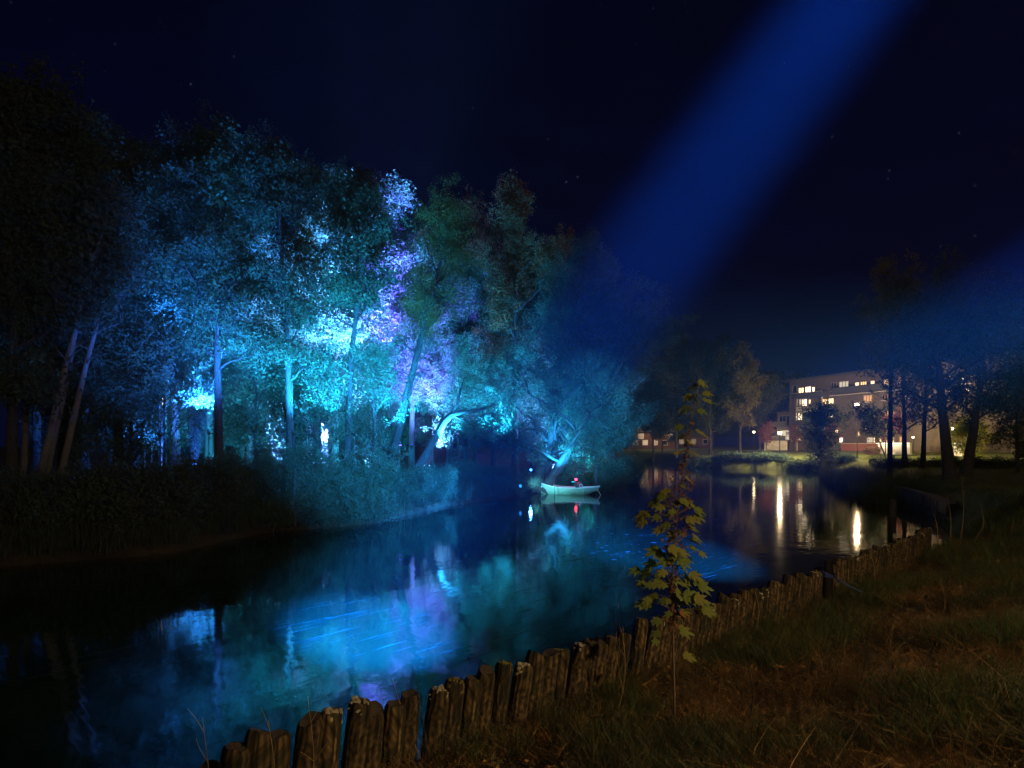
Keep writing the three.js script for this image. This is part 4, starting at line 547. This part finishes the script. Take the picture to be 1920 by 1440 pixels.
  // balconies of the left bay
  for (const [y, k] of [[12.45, 0], [9.9, 1], [7.45, 2]]) { const b = new MB(); b.box(6.2, y - 0.55, 0.9, 5.8, 0.18, 1.8); b.box(6.2, y - 0.05, 1.76, 5.8, 0.9, 0.08).box(3.34, y - 0.05, 0.9, 0.08, 0.9, 1.64).box(9.06, y - 0.05, 0.9, 0.08, 0.9, 1.64); const bal = b.build('balcony', k === 1 ? MAT.trim : MAT.roof, g); const rl = new MB(); rl.box(6.2, y + 0.45, 1.76, 5.9, 0.06, 0.1); rl.build('handrail', MAT.trim, bal); }
  for (const x of [3.4, 9.0]) { const c = new MB(); c.box(x, 7.4, 1.6, 0.16, 10.4, 0.16); c.build('balcony_post', MAT.trim, g); }
  for (const y of [7.9, 5.1]) { const b = new MB(); b.box(-1.9, y - 1.0, 0.1, 3.4, 0.18, 1.6).box(-1.9, y - 0.5, 0.86, 3.4, 0.9, 0.07); b.build('balcony', MAT.roof, g); win(-1.9, y + 0.1, 2.6, 1.9, y > 6 ? -1 : 4, -0.68, 2); }
  const bl = new MB(); bl.box(16, 12.2, 0.9, 9.5, 0.16, 1.8).box(16, 12.75, 1.76, 9.5, 0.9, 0.06).box(32, 12.3, 0.9, 10.5, 0.16, 1.8); bl.build('balcony', MAT.roof, g);
  part('lamp_globe', new THREE.SphereGeometry(0.22, 12, 8).translate(11.2, 5.7, 0.6), glow(1, 0.76, 0.4, 6), g);
}
{ // garden walls and hedge in front of the building
  const wall = (px0, px1, d0, d1, y0, y1, mat, label, name = 'garden_wall') => { const a = at(px0, HOR, d0), b = at(px1, HOR, d1), g = base(name, V((a.x + b.x) / 2, y0, (a.z + b.z) / 2), Math.atan2(-(b.z - a.z), b.x - a.x), label, 'wall'), L = Math.hypot(a.x - b.x, a.z - b.z), w = new MB(); w.box(0, (y1 - y0) / 2, 0, L, y1 - y0, 0.25); w.build('wall', mat, g); const c = new MB(); c.box(0, y1 - y0 + 0.04, 0, L + 0.06, 0.08, 0.34); c.build('coping', MAT.trim, g); return [g, L]; };
  wall(1433, 1476, 112, 111, 2.3, EYE + 8 / F * 112, MAT.white, 'low pale garden wall left of the apartment building');
  wall(1578, 1646, 104, 97, 1.9, EYE + 3 / F * 100, std(rgb(0.3, 0.12, 0.09), 0.9), 'low reddish wall along the foot of the building');
  const strip = (px0, px1, d0, d1, label) => { const [g, L] = wall(px0, px1, d0, d1, 1.9, EYE + 4 / F * d0, MAT.white, label, 'lit_wall'); const s = new MB(); s.box(0, EYE + 4 / F * d0 - 1.9 - 0.02, 0.42, L, 0.06, 0.08); s.build('light_strip', glow(1, 0.86, 0.66, 3), g); const l = new THREE.RectAreaLight(rgb(1, 0.86, 0.66), 26, L, 0.08); l.name = 'light_strip'; l.position.set(0, EYE + 4 / F * d0 - 1.9 - 0.06, 0.42); l.lookAt(V(0, -1, 0.3)); g.add(l); l.rotation.set(-Math.PI / 2 + 0.5, 0, 0); };
  strip(1648, 1708, 92, 84, 'bright white wall washed by a light strip left of the two thick trunks'); strip(1785, 1806, 76, 74, 'short bright white wall seen between the two thick trunks');
  const path = at(1420, HOR, 100), pg = new THREE.PlaneGeometry(13, 2.2).rotateX(-Math.PI / 2), pa = pg.attributes.position; for (let k = 0; k < pa.count; k++) { const x = pa.getX(k) + path.x, z = pa.getZ(k) + path.z; pa.setXYZ(k, x, groundY(x, -z) + 0.09, z); } pg.computeVertexNormals(); tag(part('footpath', pg, std(rgb(0.32, 0.28, 0.24), 0.95)), null, null, null, 'structure');
}
{ // low houses at the road behind the end of the wood
  const hw = (px, d, Wm, Hm, label, mat, wins) => { const p = onGroundPx(px, d), g = base('house', p, 0, label, 'house'), w = new MB(); w.box(0, Hm / 2, -2, Wm, Hm, 4); w.build('wall', mat, g); const r = new MB(); r.add(new THREE.ExtrudeGeometry(new THREE.Shape([new THREE.Vector2(-2.5, 0), new THREE.Vector2(2.5, 0), new THREE.Vector2(0, 1.8)]), { depth: Wm + 0.6, bevelEnabled: false }), new THREE.Matrix4().makeRotationY(Math.PI / 2).setPosition(-Wm / 2 - 0.3, Hm, -2)); r.build('roof', MAT.roof, g); wins.forEach(([x, y, k]) => { const f = new MB(); f.box(x, y, 0.03, 1.3, 1.3, 0.1); const m = f.build('window', MAT.trim, g), q = new MB(); q.box(x, y, 0.09, 1.05, 1.05, 0.04); q.build('window_pane', k ? glow(1, 0.7, 0.4, k) : MAT.darkGlass, m); }); };
  hw(1222, 150, 12, 4.2, 'low house with warm lit windows behind the end of the wood', std(rgb(0.1, 0.045, 0.035), 0.9), [[-4, 1.6, 0.4], [-1.6, 1.6, 0.6], [0.8, 1.6, 0.4], [3.2, 1.6, 0], [4.6, 3.1, 0.5], [-2.6, 3.2, 0.4]]);
  hw(1300, 155, 10, 3, 'dim low house behind the leaves of the sapling', std(rgb(0.15, 0.09, 0.08), 0.9), [[-3, 1.6, 0.25], [0, 1.6, 0.2], [3, 1.6, 0]]);
}
// ---------------------------------------------------------------- trees and shrubs of the far side
const FAR = [
  { px: 1242, d: 122, top: 752, r: 42, cb: 856, n: 650, leafM: MAT.far, label: 'thin dark tree in front of the low lit house across the water' },
  { px: 1268, d: 104, top: 662, r: 62, cb: 800, label: 'left half of the big dark tree group across the water', leafM: MAT.far, n: 2600 },
  { px: 1332, d: 101, top: 655, r: 60, cb: 800, label: 'middle of the big dark tree group above the sapling', leafM: MAT.far, n: 2600 },
  { px: 1388, d: 98, top: 651, r: 36, cb: 790, label: 'narrow olive tree standing at the right of the dark tree group', leafM: MAT.olive, n: 1300 },
  { px: 1425, d: 104, top: 712, r: 34, cb: 800, label: 'lower pale tree between the dark group and the building', leafM: MAT.far, n: 1100 },
  { px: 1225, d: 112, top: 690, r: 38, cb: 810, label: 'dark tree just beyond the outermost crown of the wood', leafM: MAT.far, n: 1100 },
  { px: 1540, d: 74, top: 768, r: 34, cb: 858, label: 'dark conical tree before the left part of the facade', leafM: MAT.dark, n: 300, limbs: 24, spread: 1.1 },
  { px: 1664, d: 70, top: 776, r: 30, cb: 812, n: 120, lean: -40, label: 'sparse tree with bare arching limbs before the tall orange lamp', leafM: MAT.dark, limbs: 22 },
  { px: 1437, d: 94, top: 799, r: 11, cb: 826, n: 150, leafM: MAT.red, label: 'small bright red tree beside the star bright street lamp' },
  { px: 1492, d: 98, top: 806, r: 14, cb: 826, n: 110, leafM: MAT.red, label: 'small red tree at the corner of the building' },
  { px: 1560, d: 92, top: 806, r: 13, cb: 826, n: 80, leafM: MAT.red, label: 'small red tree half behind the dark conical tree' },
  { px: 1660, d: 84, top: 792, r: 24, cb: 816, n: 170, leafM: MAT.red, label: 'red leaved tree above the bright wall' },
];
FAR.forEach((o, k) => tree({ seed: 700 + k * 9, clump: COARSE, cs: o.r < 20 ? 0.6 : 1, ...o }));
const NEARR = [
  { px: 1696, d: 50, top: 640, r: 62, cb: 800, trunk: 0.2, n: 230, label: 'slim straight tree left of the two thick trunks', leafM: MAT.dark },
  { px: 1730, d: 44, top: 600, r: 60, cb: 790, trunk: 0.16, lean: 14, n: 210, label: 'slim tree leaning right beside the thick trunk', leafM: MAT.dark },
  { px: 1782, d: 31, top: 560, r: 110, cb: 755, trunk: 0.27, lean: -30, bow: 0.9, n: 620, label: 'first thick trunk on the right bank, bending slightly left', leafM: MAT.dark },
  { px: 1808, d: 33, top: 590, r: 110, cb: 770, trunk: 0.25, lean: 44, bow: 0.8, n: 560, label: 'second thick trunk on the right bank, leaning right', leafM: MAT.dark },
  { px: 1668, d: 42, top: 505, r: 70, cb: 700, n: 420, label: 'thin topped tree reaching above the low blue beam', leafM: MAT.olive },
  { px: 1908, d: 36, top: 700, r: 70, cb: 850, n: 560, label: 'dark tree at the right frame edge with drooping leaves', leafM: MAT.dark },
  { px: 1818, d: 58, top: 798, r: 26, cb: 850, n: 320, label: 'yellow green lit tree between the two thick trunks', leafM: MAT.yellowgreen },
];
NEARR.forEach((o, k) => tree({ seed: 800 + k * 9, ...o }));
{
  const r = rng(55), L = ['shrub on the far water edge below the dark tree group', 'shrubs on the far water edge'];
  for (let k = 0; k < 11; k++) bush({ px: 1292 + k * 17, d: 88 - Math.max(0, k - 3) * 0.6, top: 854 + r() * 10, r: 14, n: 90, cs: 1.3, clump: CLUMP, seed: 600 + k, label: ORD[k] + ' of the shrubs on the water edge below the far dark trees', group: L[1] });
  for (let k = 0; k < 7; k++) bush({ px: 1486 + k * 17, d: 80 - k * 0.4, top: 857 + r() * 8, r: 14, n: 90, cs: 1.1, seed: 630 + k, label: ORD[k] + ' of the shrubs on the water edge below the conical tree', group: 'shrubs below the conical tree' });
  for (let k = 0; k < 9; k++) bush({ px: 1655 + k * 30, d: 56 - k * 1.5, top: 859 + r() * 8, r: 22, n: 150, cs: 0.7, leafM: MAT.green, seed: 650 + k, label: ORD[k] + ' of the low shrubs under the right bank trees', group: 'shrubs under the right bank trees' });
  const hd = base('hedge', onGroundPx(1640, 88), 0.95, 'clipped brown hedge along the lawn before the building', 'hedge'), l = []; for (let k = 0; k < 520; k++) { const s = 0.5 + r() * 0.3; l.push([V((r() - 0.5) * 22, 0.3 + r() * 0.7, (r() - 0.5) * 0.9), randQ(r), V(s, s, s), tint(r)]); } scatter('foliage', CLUMP[1], leafM(rgb(0.14, 0.085, 0.045)), l, hd);
  // wooded hill far behind
  const pg = new THREE.PlaneGeometry(330, 90, 60, 16).rotateX(-Math.PI / 2), pa = pg.attributes.position; for (let k = 0; k < pa.count; k++) { const x = pa.getX(k) + 110, z = pa.getZ(k) - 300, e = Math.exp(-Math.pow((z + 300) / 38, 2)), h = 36 + 9 * Math.sin(x * 0.016 + 1.2) + 6 * fbm(x * 0.03, 0, 3); pa.setXYZ(k, x, -1 + h * e * smooth(-70, 60, x), z); } pg.computeVertexNormals(); tag(part('hill', pg, std(rgb(0.03, 0.04, 0.02), 1)), null, null, null, 'structure');
  const wl = []; for (let k = 0; k < 2600; k++) { const x = lerp(-40, 275, r()), z = -262 - r() * 55, e = Math.exp(-Math.pow((z + 300) / 38, 2)), h = 36 + 9 * Math.sin(x * 0.016 + 1.2) + 6 * fbm(x * 0.03, 0, 3), s = 3 + r() * 4; wl.push([V(x, -1 + h * e * smooth(-70, 60, x) + r() * 3, z), randQ(r), V(s, s, s), tint(r)]); }
  tag(scatter('woods', COARSE[0], MAT.dark, wl), 'dark wood on the hill behind the apartment building', 'woods');
}
renderer.render(scene, camera);
